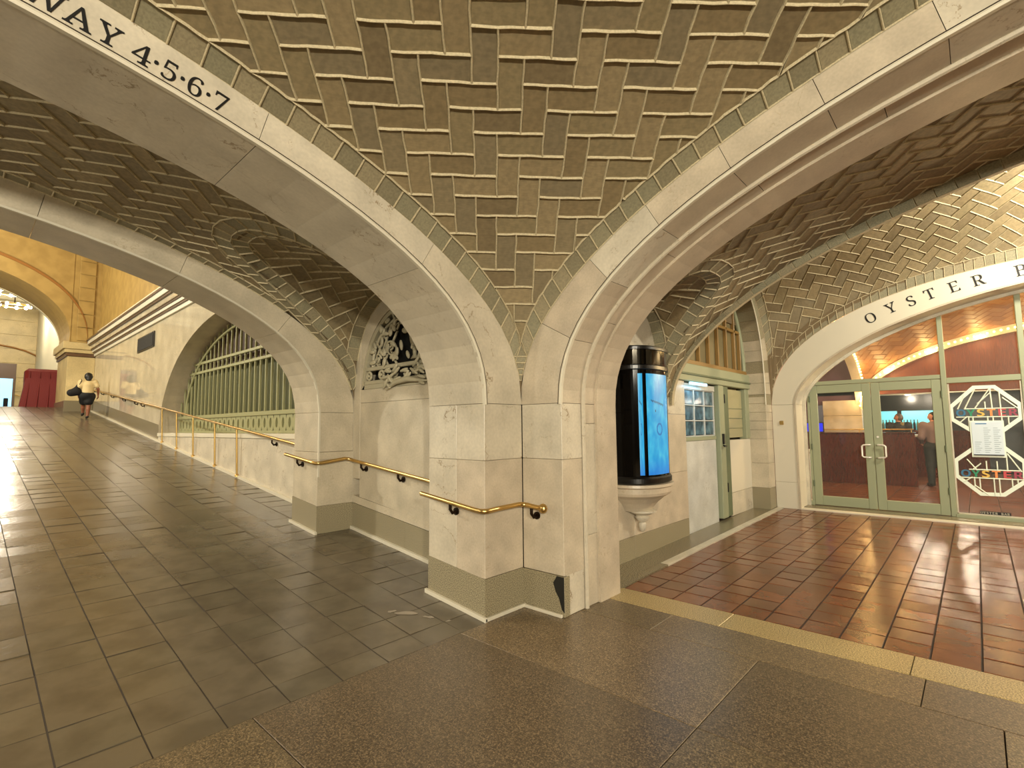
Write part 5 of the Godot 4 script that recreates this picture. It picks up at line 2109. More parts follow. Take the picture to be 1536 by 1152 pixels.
func handrails() -> void:
	var t := thing("handrail", Vector3(3.2, 0.8, -3.0), "short brass handrail bent round the nearest pier, ending in a round boss", "handrail")
	var y := 0.91
	var p := [Vector3(2.955, y + 0.078, -3.86), Vector3(2.955, y, -3.14)]
	for i in 7:
		var a := PI / 2 * (i + 0.5) / 7.0
		p.append(Vector3(3.005 - 0.05 * cos(a), y - 0.004, -3.075 + 0.05 * sin(a) - 0.0))
	p.append(Vector3(3.10, y + 0.002, -3.022))
	p.append(Vector3(3.38, y + 0.006, -3.022))
	for i in 5:
		var a := PI / 2 * (i + 0.5) / 5.0
		p.append(Vector3(3.38 + 0.06 * sin(a), y + 0.006 - 0.002 * i, -2.962 - 0.06 * cos(a)))
	p.append(Vector3(3.44, y - 0.01, -2.90))
	p.append(Vector3(3.44, y - 0.015, -2.82))
	put(t, "rail", MB.new().tube(p, 0.021, 12), M.brass)
	put(t, "end_boss", MB.new().ball(Vector3(3.44, y - 0.015, -2.80), Vector3(0.036, 0.042, 0.042), 14, 8), M.brass)
	rail_bracket(t, Vector3(3.03, 0, -3.45), Vector3(2.955, y + 0.033, -3.45))
	rail_bracket(t, Vector3(3.52, 0, -2.93), Vector3(3.44, y - 0.012, -2.93))
	var u := thing("handrail", Vector3(3.3, 1.1, -5.5), "brass handrail running along the bay wall and bent round the second pier", "handrail")
	y = 0.875
	var q := [Vector3(2.965, ramp_y(-6.8) + y, -6.80), Vector3(2.965, ramp_y(-6.1) + y, -6.10), Vector3(2.985, ramp_y(-6.0) + y - 0.004, -6.0), Vector3(3.04, ramp_y(-5.98) + y, -5.975), Vector3(3.36, 1.215, -5.975), Vector3(3.42, 1.205, -5.955), Vector3(3.442, ramp_y(-5.9) + y + 0.02, -5.90), Vector3(3.442, ramp_y(-5.7) + y + 0.02, -5.70), Vector3(3.442, ramp_y(-3.95) + y + 0.02, -3.95)]
	put(u, "rail", MB.new().tube(q, 0.021, 12), M.brass)
	for z in [-5.72, -4.93, -4.1]:
		rail_bracket(u, Vector3(3.52, 0, z), Vector3(3.442, ramp_y(z) + y + 0.02, z))
	rail_bracket(u, Vector3(3.04, 0, -6.45), Vector3(2.965, ramp_y(-6.45) + y, -6.45))
	var v := thing("handrail", Vector3(3.45, 0.5, -15), "long brass handrail on slim posts climbing the ramp past the big grilled arch", "handrail")
	put(v, "rail", MB.new().tube([Vector3(3.44, ramp_y(-6.75) + 0.905, -6.75), Vector3(3.44, ramp_y(-16.0) + 0.89, -16.0), Vector3(3.44, ramp_y(-26.9) + 0.86, -26.9)], 0.022, 12), M.brass)
	for z in [-9.945, -11.127, -12.513, -13.75, -15.01]:
		var f := Vector3(3.47, ramp_y(z), z)
		var b := MB.new()
		b.tube([f + Vector3(0, 0.02, 0), f + Vector3(-0.03, 0.88, 0)], 0.017, 10)
		var po := put(v, "post", b, M.brass)
		put(po, "post_foot", MB.new().lathe([Vector2(0.0, 0.075), Vector2(0.022, 0.075), Vector2(0.035, 0.06), Vector2(0.038, 0.03)], f, 12), M.brass)
	for z in [-8.4, -17.2, -18.0, -19.6, -21.4, -23.2, -25.0]:
		rail_bracket(v, Vector3(3.52, 0, z), Vector3(3.44, ramp_y(z) + 0.88, z))


func lunette_grille() -> void:
	var x := 3.56
	var t := thing("carved_grille", Vector3(x, 2.09, -4.95), "pale carved stone grille of scrolls and leaves in the small arched opening above the ramp", "grille")
	var o := grille_outline(-0.005)
	var i := grille_outline(-0.06)
	var fr := []
	# frame: a flat band round the opening
	var b := MB.new()
	for k in o.size():
		var n := (k + 1) % o.size()
		b.h = Vector3(x + 0.05, (o[k].y + o[n].y) / 2, (o[k].x + o[n].x) / 2) + Vector3(0, (i[k].y - o[k].y) * 0.5, (i[k].x - o[k].x) * 0.5)
		var q := [Vector3(x - 0.03, o[k].y, o[k].x), Vector3(x - 0.03, o[n].y, o[n].x), Vector3(x - 0.03, i[n].y, i[n].x), Vector3(x - 0.03, i[k].y, i[k].x)]
		var r := []
		for p in q:
			r.append(p + Vector3(0.06, 0, 0))
		b.quad(q[0], q[1], q[2], q[3])
		b.quad(q[2], q[3], r[3], r[2])
		b.quad(q[0], q[1], r[1], r[0])
	put(t, "frame", b, M.lunette_stone)
	put(t, "base_bar", bx(x - 0.03, 2.15, -5.83, x + 0.03, 2.20, -4.07, 0.008), M.lunette_stone)
	put(t, "base_bar", bx(x - 0.03, 2.325, -5.80, x + 0.03, 2.375, -4.10, 0.008), M.lunette_stone)
	var cz := -4.95
	for k in [-0.78, -0.50, -0.22, 0.22, 0.50, 0.78]:
		var ring := []
		for a in 17:
			ring.append(Vector3(x - 0.01, 2.262 + 0.048 * sin(TAU * a / 16), cz + k + 0.048 * cos(TAU * a / 16)))
		var ro := put(t, "rosette", MB.new().tube(ring, 0.018, 6, false), M.lunette_stone)
		put(ro, "rosette_button", MB.new().ball(Vector3(x - 0.02, 2.262, cz + k), Vector3(0.02, 0.022, 0.022), 8, 5), M.lunette_stone)
	# diagonal lattice with an inner arch
	var arc := []
	for a in 21:
		var th := PI * a / 20.0
		arc.append(Vector3(x, 2.36 + 0.60 * sin(th), cz + 0.72 * cos(th)))
	put(t, "inner_arch", MB.new().tube(arc, 0.021, 6), M.lunette_stone)
	for s in [-1.0, 1.0]:
		for e in [[0.72, 2.36, 0.42, 2.86], [0.86, 2.45, 0.58, 2.40], [0.62, 2.38, 0.30, 2.92], [0.38, 2.36, 0.66, 2.70], [0.52, 2.36, 0.20, 2.78], [0.20, 2.36, 0.52, 2.82], [0.82, 2.55, 0.62, 2.66], [0.58, 2.88, 0.42, 2.78], [0.30, 3.0, 0.22, 2.88]]:
			put(t, "lattice_bar", MB.new().tube([Vector3(x + 0.01, e[1], cz + s * e[0]), Vector3(x + 0.01, e[3], cz + s * e[2])], 0.017, 6), M.lunette_stone)
	# a vase on the middle axis
	put(t, "vase", MB.new().lathe([Vector2(0.0, 0.0), Vector2(0.07, 0.0), Vector2(0.03, 0.05), Vector2(0.035, 0.10), Vector2(0.08, 0.22), Vector2(0.115, 0.40), Vector2(0.10, 0.41), Vector2(0.0, 0.38)], Vector3(x, 2.40, cz + 0.16), 14, 0, TAU, 0.5, 1.0), M.lunette_stone)
	# scrolls
	for s in [-1.0, 1.0]:
		for e in [[0.28, 2.56, 0.11, 1.0], [0.56, 2.46, 0.07, -1.0], [0.15, 2.84, 0.075, -1.0]]:
			var sc := []
			for a in 30:
				var th: float = a * 0.36
				var r: float = e[2] * (1.0 - a / 34.0)
				sc.append(Vector3(x - 0.02 - 0.015 * sin(a * 0.5), e[1] + r * sin(th), cz + s * (e[0] + r * cos(th) * e[3])))
			put(t, "scroll", MB.new().tube(sc, 0.013, 6), M.lunette_stone)
	# leaves and buds
	var g := RandomNumberGenerator.new()
	g.seed = 9
	for s in [-1.0, 1.0]:
		for k in 26:
			var yy := 2.40 + 0.62 * pow(g.randf(), 1.4)
			var lim := 0.78 * sqrt(maxf(0.02, 1.0 - pow((yy - 2.2) / 0.9, 2)))
			var zz: float = cz + s * lim * g.randf()
			var lf := MB.new()
			var Bs := Basis(Vector3.RIGHT, g.randf() * TAU)
			lf.ball(Vector3(x - 0.02 - 0.02 * g.randf(), yy, zz), Vector3(0.018, 0.055 + 0.025 * g.randf(), 0.026 + 0.012 * g.randf()), 7, 5, Bs)
			put(t, "leaf", lf, M.lunette_stone)
	# a spray of acanthus lying across the foot
	for k in 30:
		var a := -0.35 + 0.85 * g.randf()
		var yy2 := 2.10 + 0.30 * g.randf() * (1.0 - absf(a - 0.1) * 0.9)
		var lf2 := MB.new()
		lf2.ball(Vector3(x - 0.06 - 0.03 * g.randf(), yy2, cz + a), Vector3(0.02, 0.06 + 0.03 * g.randf(), 0.022), 7, 5, Basis(Vector3.RIGHT, 0.6 + g.randf() * 2.0))
		put(t, "leaf", lf2, M.lunette_stone)
	put(t, "stalk", MB.new().tube([Vector3(x - 0.05, 2.06, cz - 0.34), Vector3(x - 0.08, 2.14, cz - 0.10), Vector3(x - 0.09, 2.16, cz + 0.15), Vector3(x - 0.06, 2.12, cz + 0.48)], [0.012, 0.03, 0.035, 0.012], 7), M.lunette_stone)


func hall_grille() -> void:
	var x := 3.95
	var t := thing("arched_grille", Vector3(x, 1.52, -10.9), "large olive painted metal grille of upright bars filling the arch in the hall wall", "grille")
	var top := func(z: float) -> float: return pe(z + 15.6, 4.7, 1.5, 2.50, 2.0)
	var z := -15.35
	while z < -6.4:
		var y1: float = top.call(z)
		if y1 > 2.0:
			put(t, "upright_bar", bx(x - 0.02, 1.92, z - 0.018, x + 0.02, y1, z + 0.018, 0.004), M.grille_paint)
		z += 0.268
	for y in [2.98, 3.20]:
		var hw: float = 4.7 * sqrt(maxf(0.0, 1.0 - pow((y - 1.5) / 2.5, 2)))
		put(t, "cross_bar", bx(x - 0.035, y - 0.03, -10.9 - hw, x + 0.035, y + 0.03, -10.9 + hw, 0.006), M.grille_paint)
	put(t, "cross_bar", bx(x - 0.045, 1.86, -15.5, x + 0.045, 1.94, -6.3, 0.008), M.grille_paint)
	put(t, "foot_bar", bx(x - 0.045, 1.52, -15.55, x + 0.045, 1.57, -6.25, 0.006), M.grille_paint)
	var arc := []
	for i in 41:
		var th := PI * i / 40.0
		arc.append(Vector3(x - 0.02, 1.9 + 1.95 * sin(th), -10.9 + 4.0 * cos(th)))
	put(t, "arched_bar", MB.new().tube(arc, 0.03, 6), M.grille_paint)
	# foot panels with upright oval openings
	z = -15.45
	while z < -6.4:
		var b := MB.new()
		var n := 14
		var o := Vector3(x - 0.02, 1.715, z + 0.134)
		for k in n:
			var p := []
			for e in [k, k + 1]:
				var th: float = TAU * e / n
				var oval := Vector3(0, 0.095 * sin(th), 0.05 * cos(th))
				var m := maxf(absf(cos(th)) / 0.134, absf(sin(th)) / 0.145)
				var outer := Vector3(0, sin(th) / m, cos(th) / m)
				p.append([o + oval, o + outer])
			b.h = o + Vector3(1, 0, 0)
			b.quad(p[0][0], p[0][1], p[1][1], p[1][0])
			b.h = o + (p[0][0] - o) * 3.0
			b.quad(p[0][0], p[1][0], p[1][0] + Vector3(0.04, 0, 0), p[0][0] + Vector3(0.04, 0, 0))
		put(t, "oval_panel", b, M.grille_paint)
		z += 0.268
	# behind it: the olive glazing below and the dark void above
	put(t, "glazing_panel", bx(x + 0.10, 1.52, -15.6, x + 0.14, 3.0, -6.25), M.grille_back)
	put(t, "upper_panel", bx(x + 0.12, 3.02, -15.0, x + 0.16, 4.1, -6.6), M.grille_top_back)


func bow(cx: float, zb: float, hw: float, dep: float, e: float, n: int) -> Array:
	# plan of a bowed column standing against the wall z = zb: [point, outward normal]
	var r := []
	for i in n + 1:
		var t := PI - PI * i / n
		var c := cos(t)
		var s := sin(t)
		r.append(Vector3(cx + hw * signf(c) * pow(absf(c), 2.0 / e), 0, zb + dep * pow(absf(s), 2.0 / e)))
	return r


func loft(b: MB, plan: Array, levels: Array, cx: float, zb: float) -> void:
	# levels: [height, scale]
	for l in levels.size() - 1:
		for i in plan.size() - 1:
			var q := []
			for e in [[i, l], [i + 1, l], [i + 1, l + 1], [i, l + 1]]:
				var p: Vector3 = plan[e[0]]
				var k: float = levels[e[1]][1]
				q.append(Vector3(cx + (p.x - cx) * k, levels[e[1]][0], zb + (p.z - zb) * k))
			b.h = Vector3(cx, (levels[l][0] + levels[l + 1][0]) / 2, zb)
			if absf(levels[l + 1][1] - levels[l][1]) > 0.02 and absf(levels[l + 1][0] - levels[l][0]) < 0.02:
				b.h = Vector3(cx, (levels[0][0] + levels[-1][0]) / 2, zb)
			b.quad(q[0], q[1], q[2], q[3])


func kiosk() -> void:
	var cx := 5.54
	var zb := -3.10
	var plan := bow(cx, zb, 0.43, 0.40, 2.7, 40)
	var t := thing("display_column", Vector3(cx, 0.95, zb), "glossy black bowed display column with a bright blue screen on a stone bracket", "display")
	var body := MB.new()
	loft(body, plan, [[0.96, 0.90], [0.98, 0.975], [2.26, 0.975], [2.28, 0.90]], cx, zb)
	put(t, "body", body, M.black_gloss)
	var foot := MB.new()
	loft(foot, plan, [[0.935, 0.95], [0.95, 1.03], [1.00, 1.03], [1.02, 0.99]], cx, zb)
	put(t, "foot_ring", foot, M.black_metal)
	var neck := MB.new()
	loft(neck, plan, [[2.235, 0.99], [2.245, 1.02], [2.285, 1.02], [2.30, 0.98]], cx, zb)
	put(t, "neck_ring", neck, M.black_metal)
	var crown := MB.new()
	loft(crown, plan, [[2.29, 0.985], [2.47, 1.0]], cx, zb)
	put(t, "crown", crown, M.dark_chrome, "polished dark metal crown")
	var cap := MB.new()
	loft(cap, plan, [[2.465, 0.98], [2.47, 1.04], [2.50, 1.04], [2.515, 0.98], [2.52, 0.02]], cx, zb)
	put(t, "cap", cap, M.black_metal)
	# the screen: a bowed panel just under the front glass, with a narrow strip left of a black mullion
	var S := 256
	var im := Image.create(128, S, false, Image.FORMAT_RGB8)
	var nz := FastNoiseLite.new()
	nz.seed = 4
	nz.frequency = 0.02
	for y in S:
		for x in 128:
			var v := nz.get_noise_2d(x * 1.3, y * 0.8)
			var c := Color(0.12, 0.68, 0.92).lerp(Color(0.34, 0.84, 0.98), clampf(0.4 + v, 0, 1))
			if y > S * 0.82:
				c = c.lerp(Color(0.10, 0.40, 0.90), (y - S * 0.82) / (S * 0.36))
			im.set_pixel(x, y, c)
	# two short dark lines of lettering too small to read, and the pale figure below them
	for k in 26:
		var xx := 18 + k * 3
		var yy := 66 + int(k * 0.45) + (k * 7) % 3
		im.fill_rect(Rect2i(xx, yy, 2, 3 + (k * 5) % 4), Color(0.02, 0.30, 0.45))
	im.fill_rect(Rect2i(38, 92, 4, 6), Color(0.02, 0.30, 0.45))
	for k in 40:
		var a := TAU * k / 40.0
		im.fill_rect(Rect2i(int(60 + 16 * cos(a)), int(140 + 14 * sin(a)), 6, 4), Color(0.10, 0.50, 0.80))
	var sm := StandardMaterial3D.new()
	sm.albedo_color = Color(0.02, 0.02, 0.02)
	sm.roughness = 0.3
	sm.emission_enabled = true
	sm.emission = Color.WHITE
	sm.emission_operator = BaseMaterial3D.EMISSION_OP_MULTIPLY
	sm.emission_texture = ImageTexture.create_from_image(im)
	sm.emission_energy_multiplier = 1.0
	sm.cull_mode = BaseMaterial3D.CULL_DISABLED
	M["screen"] = sm
	for e in [[0.222, 0.262, "screen_strip"], [0.296, 0.62, "screen"]]:
		var arr := []
		arr.resize(Mesh.ARRAY_MAX)
		var v := PackedVector3Array()
		var n := PackedVector3Array()
		var uv := PackedVector2Array()
		var N := 14
		var L := [0.0]
		var fine := bow(cx, zb, 0.43, 0.40, 2.7, 200)
		for i in 200:
			L.append(L[-1] + fine[i].distance_to(fine[i + 1]))
		var at := func(u: float) -> Array:
			var d: float = L[-1] * u
			var k := 0
			while L[k + 1] < d and k < 198:
				k += 1
			var p: Vector3 = fine[k].lerp(fine[k + 1], (d - L[k]) / (L[k + 1] - L[k]))
			var tn: Vector3 = (fine[k + 1] - fine[k]).normalized()
			var nn := Vector3(-tn.z, 0, tn.x)
			if nn.dot(p - Vector3(cx, 0, zb)) < 0:
				nn = -nn
			return [Vector3(cx + (p.x - cx) * 0.985, 0, zb + (p.z - zb) * 0.985), nn]
		for i in N:
			var A: Array = at.call(lerpf(e[0], e[1], float(i) / N))
			var B: Array = at.call(lerpf(e[0], e[1], float(i + 1) / N))
			var q := [[A, 2.19, 0.0, i], [B, 2.19, 0.0, i + 1], [B, 1.04, 1.0, i + 1], [A, 2.19, 0.0, i], [B, 1.04, 1.0, i + 1], [A, 1.04, 1.0, i]]
			for w in q:
				v.append(w[0][0] + Vector3(0, w[1], 0) - Vector3(cx, 0.95, zb))
				n.append(w[0][1])
				uv.append(Vector2(float(w[3]) / N, w[2]))
		arr[Mesh.ARRAY_VERTEX] = v
		arr[Mesh.ARRAY_NORMAL] = n
		arr[Mesh.ARRAY_TEX_UV] = uv
		var me := ArrayMesh.new()
		me.add_surface_from_arrays(Mesh.PRIMITIVE_TRIANGLES, arr)
		me.surface_set_material(0, sm)
		var o := MeshInstance3D.new()
		o.name = e[2]
		o.mesh = me
		o.set_meta("label", "bright blue lit screen")
		t.add_child(o, true)
	area(Vector3(5.6, 1.6, -2.64), Vector3(5.6, 1.6, 0), Color(0.25, 0.7, 1.0), 0.12, 0.5, 1.1)
	# the bracket
	var c := thing("stone_bracket", Vector3(cx, 0.35, zb), "moulded stone bracket under the black display column, tapering to a turned drop", "bracket")
	var p2 := bow(cx, zb, 0.46, 0.42, 2.3, 32)
	var b := MB.new()
	loft(b, p2, [[0.935, 0.05], [0.93, 1.05], [0.90, 1.06], [0.885, 1.0], [0.83, 1.0], [0.80, 0.97]], cx, zb)
	put(c, "shelf", b, M.marble_3)
	var d := MB.new()
	loft(d, p2, [[0.80, 0.95], [0.76, 0.80], [0.70, 0.64], [0.64, 0.52], [0.60, 0.46]], cx, zb)
	put(c, "bell", d, M.marble_1)
	put(c, "drop", MB.new().lathe([Vector2(0.0, 0.345), Vector2(0.03, 0.36), Vector2(0.045, 0.40), Vector2(0.05, 0.44), Vector2(0.035, 0.46), Vector2(0.06, 0.48), Vector2(0.085, 0.52), Vector2(0.065, 0.54), Vector2(0.13, 0.57), Vector2(0.17, 0.585), Vector2(0.17, 0.605), Vector2(0.0, 0.61)], Vector3(cx, 0, zb + 0.10), 20), M.marble_2)


func side_door() -> void:
	var z := -3.12
	var w := struct("door_3", Vector3(8.2, 0.1, z), "white half glazed service door in a green frame beyond the display column, lit by cold light", "door")
	# frame
	put(w, "transom_beam", bx(6.62, 2.24, z - 0.12, 9.86, 2.50, z + 0.06, 0.01), M.green_paint)
	put(w, "transom_moulding", bx(6.62, 2.33, z, 9.86, 2.36, z + 0.08, 0.006), M.green_dark)
	put(w, "door_post", bx(8.33, 0.1, z - 0.1, 8.55, 2.24, z + 0.05, 0.008), M.green_paint)
	put(w, "door_post", bx(8.60, 0.1, z - 0.1, 8.80, 2.24, z + 0.03, 0.008), M.green_dark)
	put(w, "door_post", bx(9.66, 1.34, z - 0.1, 9.86, 2.24, z + 0.03, 0.008), M.green_paint)
	# the leaf
	put(w, "lower_panel", bx(7.09, 0.02, z - 0.07, 8.31, 1.36, z - 0.02, 0.006), M.white_paint)
	put(w, "mid_rail", bx(7.12, 1.36, z - 0.07, 8.31, 1.42, z - 0.01, 0.006), M.green_paint)
	put(w, "top_rail", bx(7.12, 2.13, z - 0.07, 8.31, 2.22, z - 0.01, 0.006), M.white_paint)
	var dk := noise(71, 0.01, 3, [[0.2, Color(0.5, 0.56, 0.6)], [0.8, Color(0.85, 0.95, 1.0)]])
	var pane := mat("door_pane", Color(0.44, 0.52, 0.55), 0.12, {"tex": dk, "scale": Vector3.ONE * 0.8})
	for i in 3:
		for j in 3:
			put(w, "pane", bx(7.16 + i * 0.385, 1.445 + j * 0.233, z - 0.06, 7.16 + i * 0.385 + 0.355, 1.445 + j * 0.233 + 0.205, z - 0.045), pane)
	for i in 4:
		put(w, "glazing_bar", bx(7.13 + i * 0.385, 1.42, z - 0.06, 7.15 + i * 0.385, 2.13, z - 0.025, 0.004), M.white_paint)
		put(w, "glazing_bar", bx(7.12, 1.42 + i * 0.233, z - 0.06, 8.31, 1.437 + i * 0.233, z - 0.027, 0.004), M.white_paint)
	put(w, "lock", bx(8.40, 1.28, z + 0.05, 8.46, 1.45, z + 0.075, 0.004), M.black_metal)
	put(w, "hinge", bx(8.55, 0.5, z, 8.58, 0.65, z + 0.06, 0.004), M.black_metal)
	put(w, "hinge", bx(8.55, 1.95, z, 8.58, 2.1, z + 0.06, 0.004), M.black_metal)
	put(w, "handle", MB.new().tube([Vector3(8.43, 1.26, z + 0.05), Vector3(8.43, 1.25, z + 0.10), Vector3(8.34, 1.25, z + 0.10)], 0.012, 8), M.black_metal)
	# the cold tube over the door
	put(w, "tube_lamp", bx(7.14, 2.185, z + 0.065, 7.75, 2.225, z + 0.10, 0.008), M.cold_glow)
	area(Vector3(7.45, 2.18, z + 0.10), Vector3(7.45, 1.2, z + 0.0), Color(0.65, 0.88, 1.0), 0.3, 0.6, 0.05)
	# the fixed side light and the panel under it
	put(w, "side_pane", bx(8.82, 1.37, z - 0.05, 9.65, 2.21, z - 0.035), mat("side_pane", Color(0.62, 0.60, 0.46), 0.15))
	for i in 3:
		put(w, "pane_bar", bx(8.82, 1.53 + i * 0.17, z - 0.034, 9.65, 1.54 + i * 0.17, z - 0.028, 0.001), M.green_dark)
	var s := struct("wall_side", Vector3(9.3, 0, z), "cream panel beside the service door, joined across at knee height", "wall")
	put(s, "stone_panel", bx(8.80, 0.08, z - 0.2, 9.86, 0.455, z + 0.02), M.marble_2)
	put(s, "stone_panel", bx(8.80, 0.46, z - 0.2, 9.86, 1.335, z + 0.02), M.cream_edge)
	put(s, "wall_core", bx(6.6, 0.0, z - 0.4, 9.9, 4.4, z - 0.2), M.vault_back)
	# the gilt framed glazing in the head of the arch
	var h := struct("window_3", Vector3(8.2, 2.5, z), "arched window head with gilt wooden bars above the service door", "window")
	var bk := MB.new()
	var iS := func(x: float) -> float: return pe(10.2 - x - 0.35, 1.6, 1.95, 2.2, 2.5)
	var poly := PackedVector2Array([Vector2(6.66, 2.5), Vector2(9.845, 2.5)])
	for i in 25:
		var x := 9.84 - 3.17 * i / 24.0
		poly.append(Vector2(x, maxf(2.51, iS.call(x) + 0.02)))
	put(h, "glazing", MB.new().prism(clean(poly, 0.004), Vector3(0, 0, z - 0.08), Vector3.RIGHT, Vector3.UP, Vector3.BACK, 0, 0.02), M.frosted)
	for x in [6.95, 7.35, 7.75, 8.15, 8.55, 8.95, 9.35, 9.62]:
		var y1: float = iS.call(x)
		put(h, "upright_bar", bx(x - 0.018, 2.5, z - 0.06, x + 0.018, y1, z + 0.0, 0.006), M.gold_frame)
	put(h, "cross_bar", bx(6.68, 2.5, z - 0.06, 9.84, 2.57, z + 0.02, 0.006), M.gold_frame)
	put(h, "cross_bar", bx(6.72, 3.24, z - 0.06, 9.80, 3.29, z + 0.0, 0.006), M.gold_frame)
	var ar := []
	for i in 31:
		var t := PI * i / 30.0
		var x := 8.25 + 1.56 * cos(t)
		ar.append(Vector3(x, iS.call(x) - 0.04 if i > 0 and i < 30 else 2.3, z - 0.02))
	put(h, "arched_frame", MB.new().tube(ar, 0.04, 6), M.green_paint)


func pane_poly(z0: float, z1: float, y0: float, drop: float) -> PackedVector2Array:
	# glass between two uprights up to the arch
	var p := PackedVector2Array([Vector2(z0, y0), Vector2(z1, y0)])
	for i in 17:
		var z := z1 + (z0 - z1) * i / 16.0
		p.append(Vector2(z, maxf(y0 + 0.004, iO(z + 2.8) - drop)))
	return clean(p, 0.003)


func entrance() -> void:
	var x := 10.77
	var fl := 0.112
	var g: Material = M.green_paint
	# ---- fixed frame and glass
	var f := struct("window_1", Vector3(x, fl, 1), "green painted frame and clear glass filling the restaurant's front arch", "window")
	put(f, "transom", bx(x - 0.03, 2.305, -2.42, x + 0.05, 2.375, -0.40, 0.006), g)
	put(f, "transom", bx(x - 0.03, 2.225, -0.33, x + 0.05, 2.315, 5.0, 0.006), g)
	for z in [-0.362, 0.56, 1.5, 2.5, 3.5]:
		put(f, "mullion", bx(x - 0.04, fl, z - 0.035, x + 0.06, iO(z + 2.8) + 0.02, z + 0.035, 0.006), g)
	put(f, "side_post", bx(x - 0.03, fl, -2.335, x + 0.05, 2.31, -2.295, 0.005), g)
	put(f, "side_sill", bx(x - 0.04, fl, -2.44, x + 0.06, fl + 0.07, -2.295, 0.005), g)
	put(f, "window_sill", bx(x - 0.05, fl - 0.01, -0.34, x + 0.06, fl + 0.05, 5.0, 0.006), g)
	for e in [[-2.42, -0.40, 2.375], [-0.33, 0.525, 2.315], [0.595, 1.465, 2.315], [1.535, 2.465, 2.315], [2.535, 3.465, 2.315], [3.535, 4.8, 2.315]]:
		put(f, "upper_pane", MB.new().prism(pane_poly(e[0], e[1], e[2], -0.01), Vector3(x + 0.004, 0, 0), Vector3(0, 0, 1), Vector3.UP, Vector3.RIGHT, 0, 0.008), M.glass)
	for e in [[-0.325, 0.523], [0.597, 1.463], [1.537, 2.463], [2.537, 3.463]]:
		put(f, "lower_pane", bx(x + 0.004, fl + 0.05, e[0], x + 0.012, 2.225, e[1], 0.0), M.glass)
		put(f, "bead_frame", bx(x - 0.02, fl + 0.05, e[0], x, 2.215, e[0] + 0.022, 0.003), M.white_strip)
		put(f, "bead_frame", bx(x - 0.02, fl + 0.05, e[1] - 0.02, x, 2.215, e[1], 0.003), M.white_strip)
		put(f, "bead_frame", bx(x - 0.02, fl + 0.05, e[0], x, fl + 0.07, e[1], 0.003), M.white_strip)
	put(f, "side_pane", bx(x + 0.004, fl + 0.07, -2.43, x + 0.012, 2.30, -2.335, 0.0), M.glass)
	# ---- two door leaves
	var leaf := [[-2.292, -1.350, "door_1", "left leaf of the green framed glass double doors", 1.0], [-1.344, -0.400, "door_2", "right leaf of the green framed glass double doors", -1.0]]
	for e in leaf:
		var d := struct(e[2], Vector3(x, fl, (e[0] + e[1]) / 2), e[3] + " with a steel pull handle", "door")
		var a: float = e[0]
		var b: float = e[1]
		put(d, "stile", bx(x - 0.025, fl + 0.008, a, x + 0.025, 2.30, a + 0.125, 0.006), g)
		put(d, "stile", bx(x - 0.025, fl + 0.008, b - 0.125, x + 0.025, 2.30, b, 0.006), g)
		put(d, "top_rail", bx(x - 0.024, 2.155, a + 0.125, x + 0.024, 2.30, b - 0.125, 0.006), g)
		put(d, "bottom_rail", bx(x - 0.024, fl + 0.008, a + 0.125, x + 0.024, 0.288, b - 0.125, 0.006), g)
		put(d, "pane", bx(x - 0.004, 0.286, a + 0.12, x + 0.004, 2.157, b - 0.12, 0.0), M.glass)
		var s: float = e[4]
		var m: float = b - 0.05 if s > 0 else a + 0.05
		var h := [Vector3(x - 0.02, 1.225, m), Vector3(x - 0.075, 1.225, m), Vector3(x - 0.085, 1.225, m - s * 0.02), Vector3(x - 0.085, 1.22, m - s * 0.09), Vector3(x - 0.085, 1.20, m - s * 0.115), Vector3(x - 0.085, 1.03, m - s * 0.115), Vector3(x - 0.085, 1.01, m - s * 0.09), Vector3(x - 0.085, 1.005, m - s * 0.02), Vector3(x - 0.075, 1.005, m), Vector3(x - 0.02, 1.005, m)]
		put(d, "pull_handle", MB.new().tube(h, 0.014, 8), M.steel)
		var hz: float = a if s > 0 else b
		for y in [0.45, 1.12, 2.0]:
			put(d, "hinge", MB.new().tube([Vector3(x - 0.035, y, hz), Vector3(x - 0.035, y + 0.11, hz)], 0.012, 8), M.green_dark)
		if s < 0:
			put(d, "lock", MB.new().tube([Vector3(x - 0.024, 1.36, a + 0.06), Vector3(x - 0.034, 1.36, a + 0.06)], 0.018, 12), M.steel)
	# ---- the two octagonal window graphics
	var octs := [[[-0.331, 1.855], [-0.023, 2.17], [0.235, 2.166], [0.515, 1.87], [0.517, 1.646], [0.296, 1.445], [-0.095, 1.445], [-0.326, 1.637]], [[-0.320, 1.007], [-0.084, 1.215], [0.29, 1.232], [0.510, 1.010], [0.500, 0.702], [0.24, 0.469], [-0.037, 0.463], [-0.325, 0.745]]]
	var lay := [[1.690, 1.795, -0.245, 0.460], [0.745, 0.850, -0.245, 0.455]]
	var cols := [Color(0.18, 0.42, 0.56), Color(0.14, 0.52, 0.38), Color(0.82, 0.68, 0.32), Color(0.88, 0.54, 0.30), Color(0.72, 0.26, 0.28), Color(0.58, 0.22, 0.30)]
	var names := ["upper white octagon window emblem with rainbow coloured lettering, above the menu sheet", "lower white octagon window emblem with rainbow coloured lettering, below the menu sheet"]
	for i in 6:
		mat("logo_%d" % i, cols[i], 0.5)
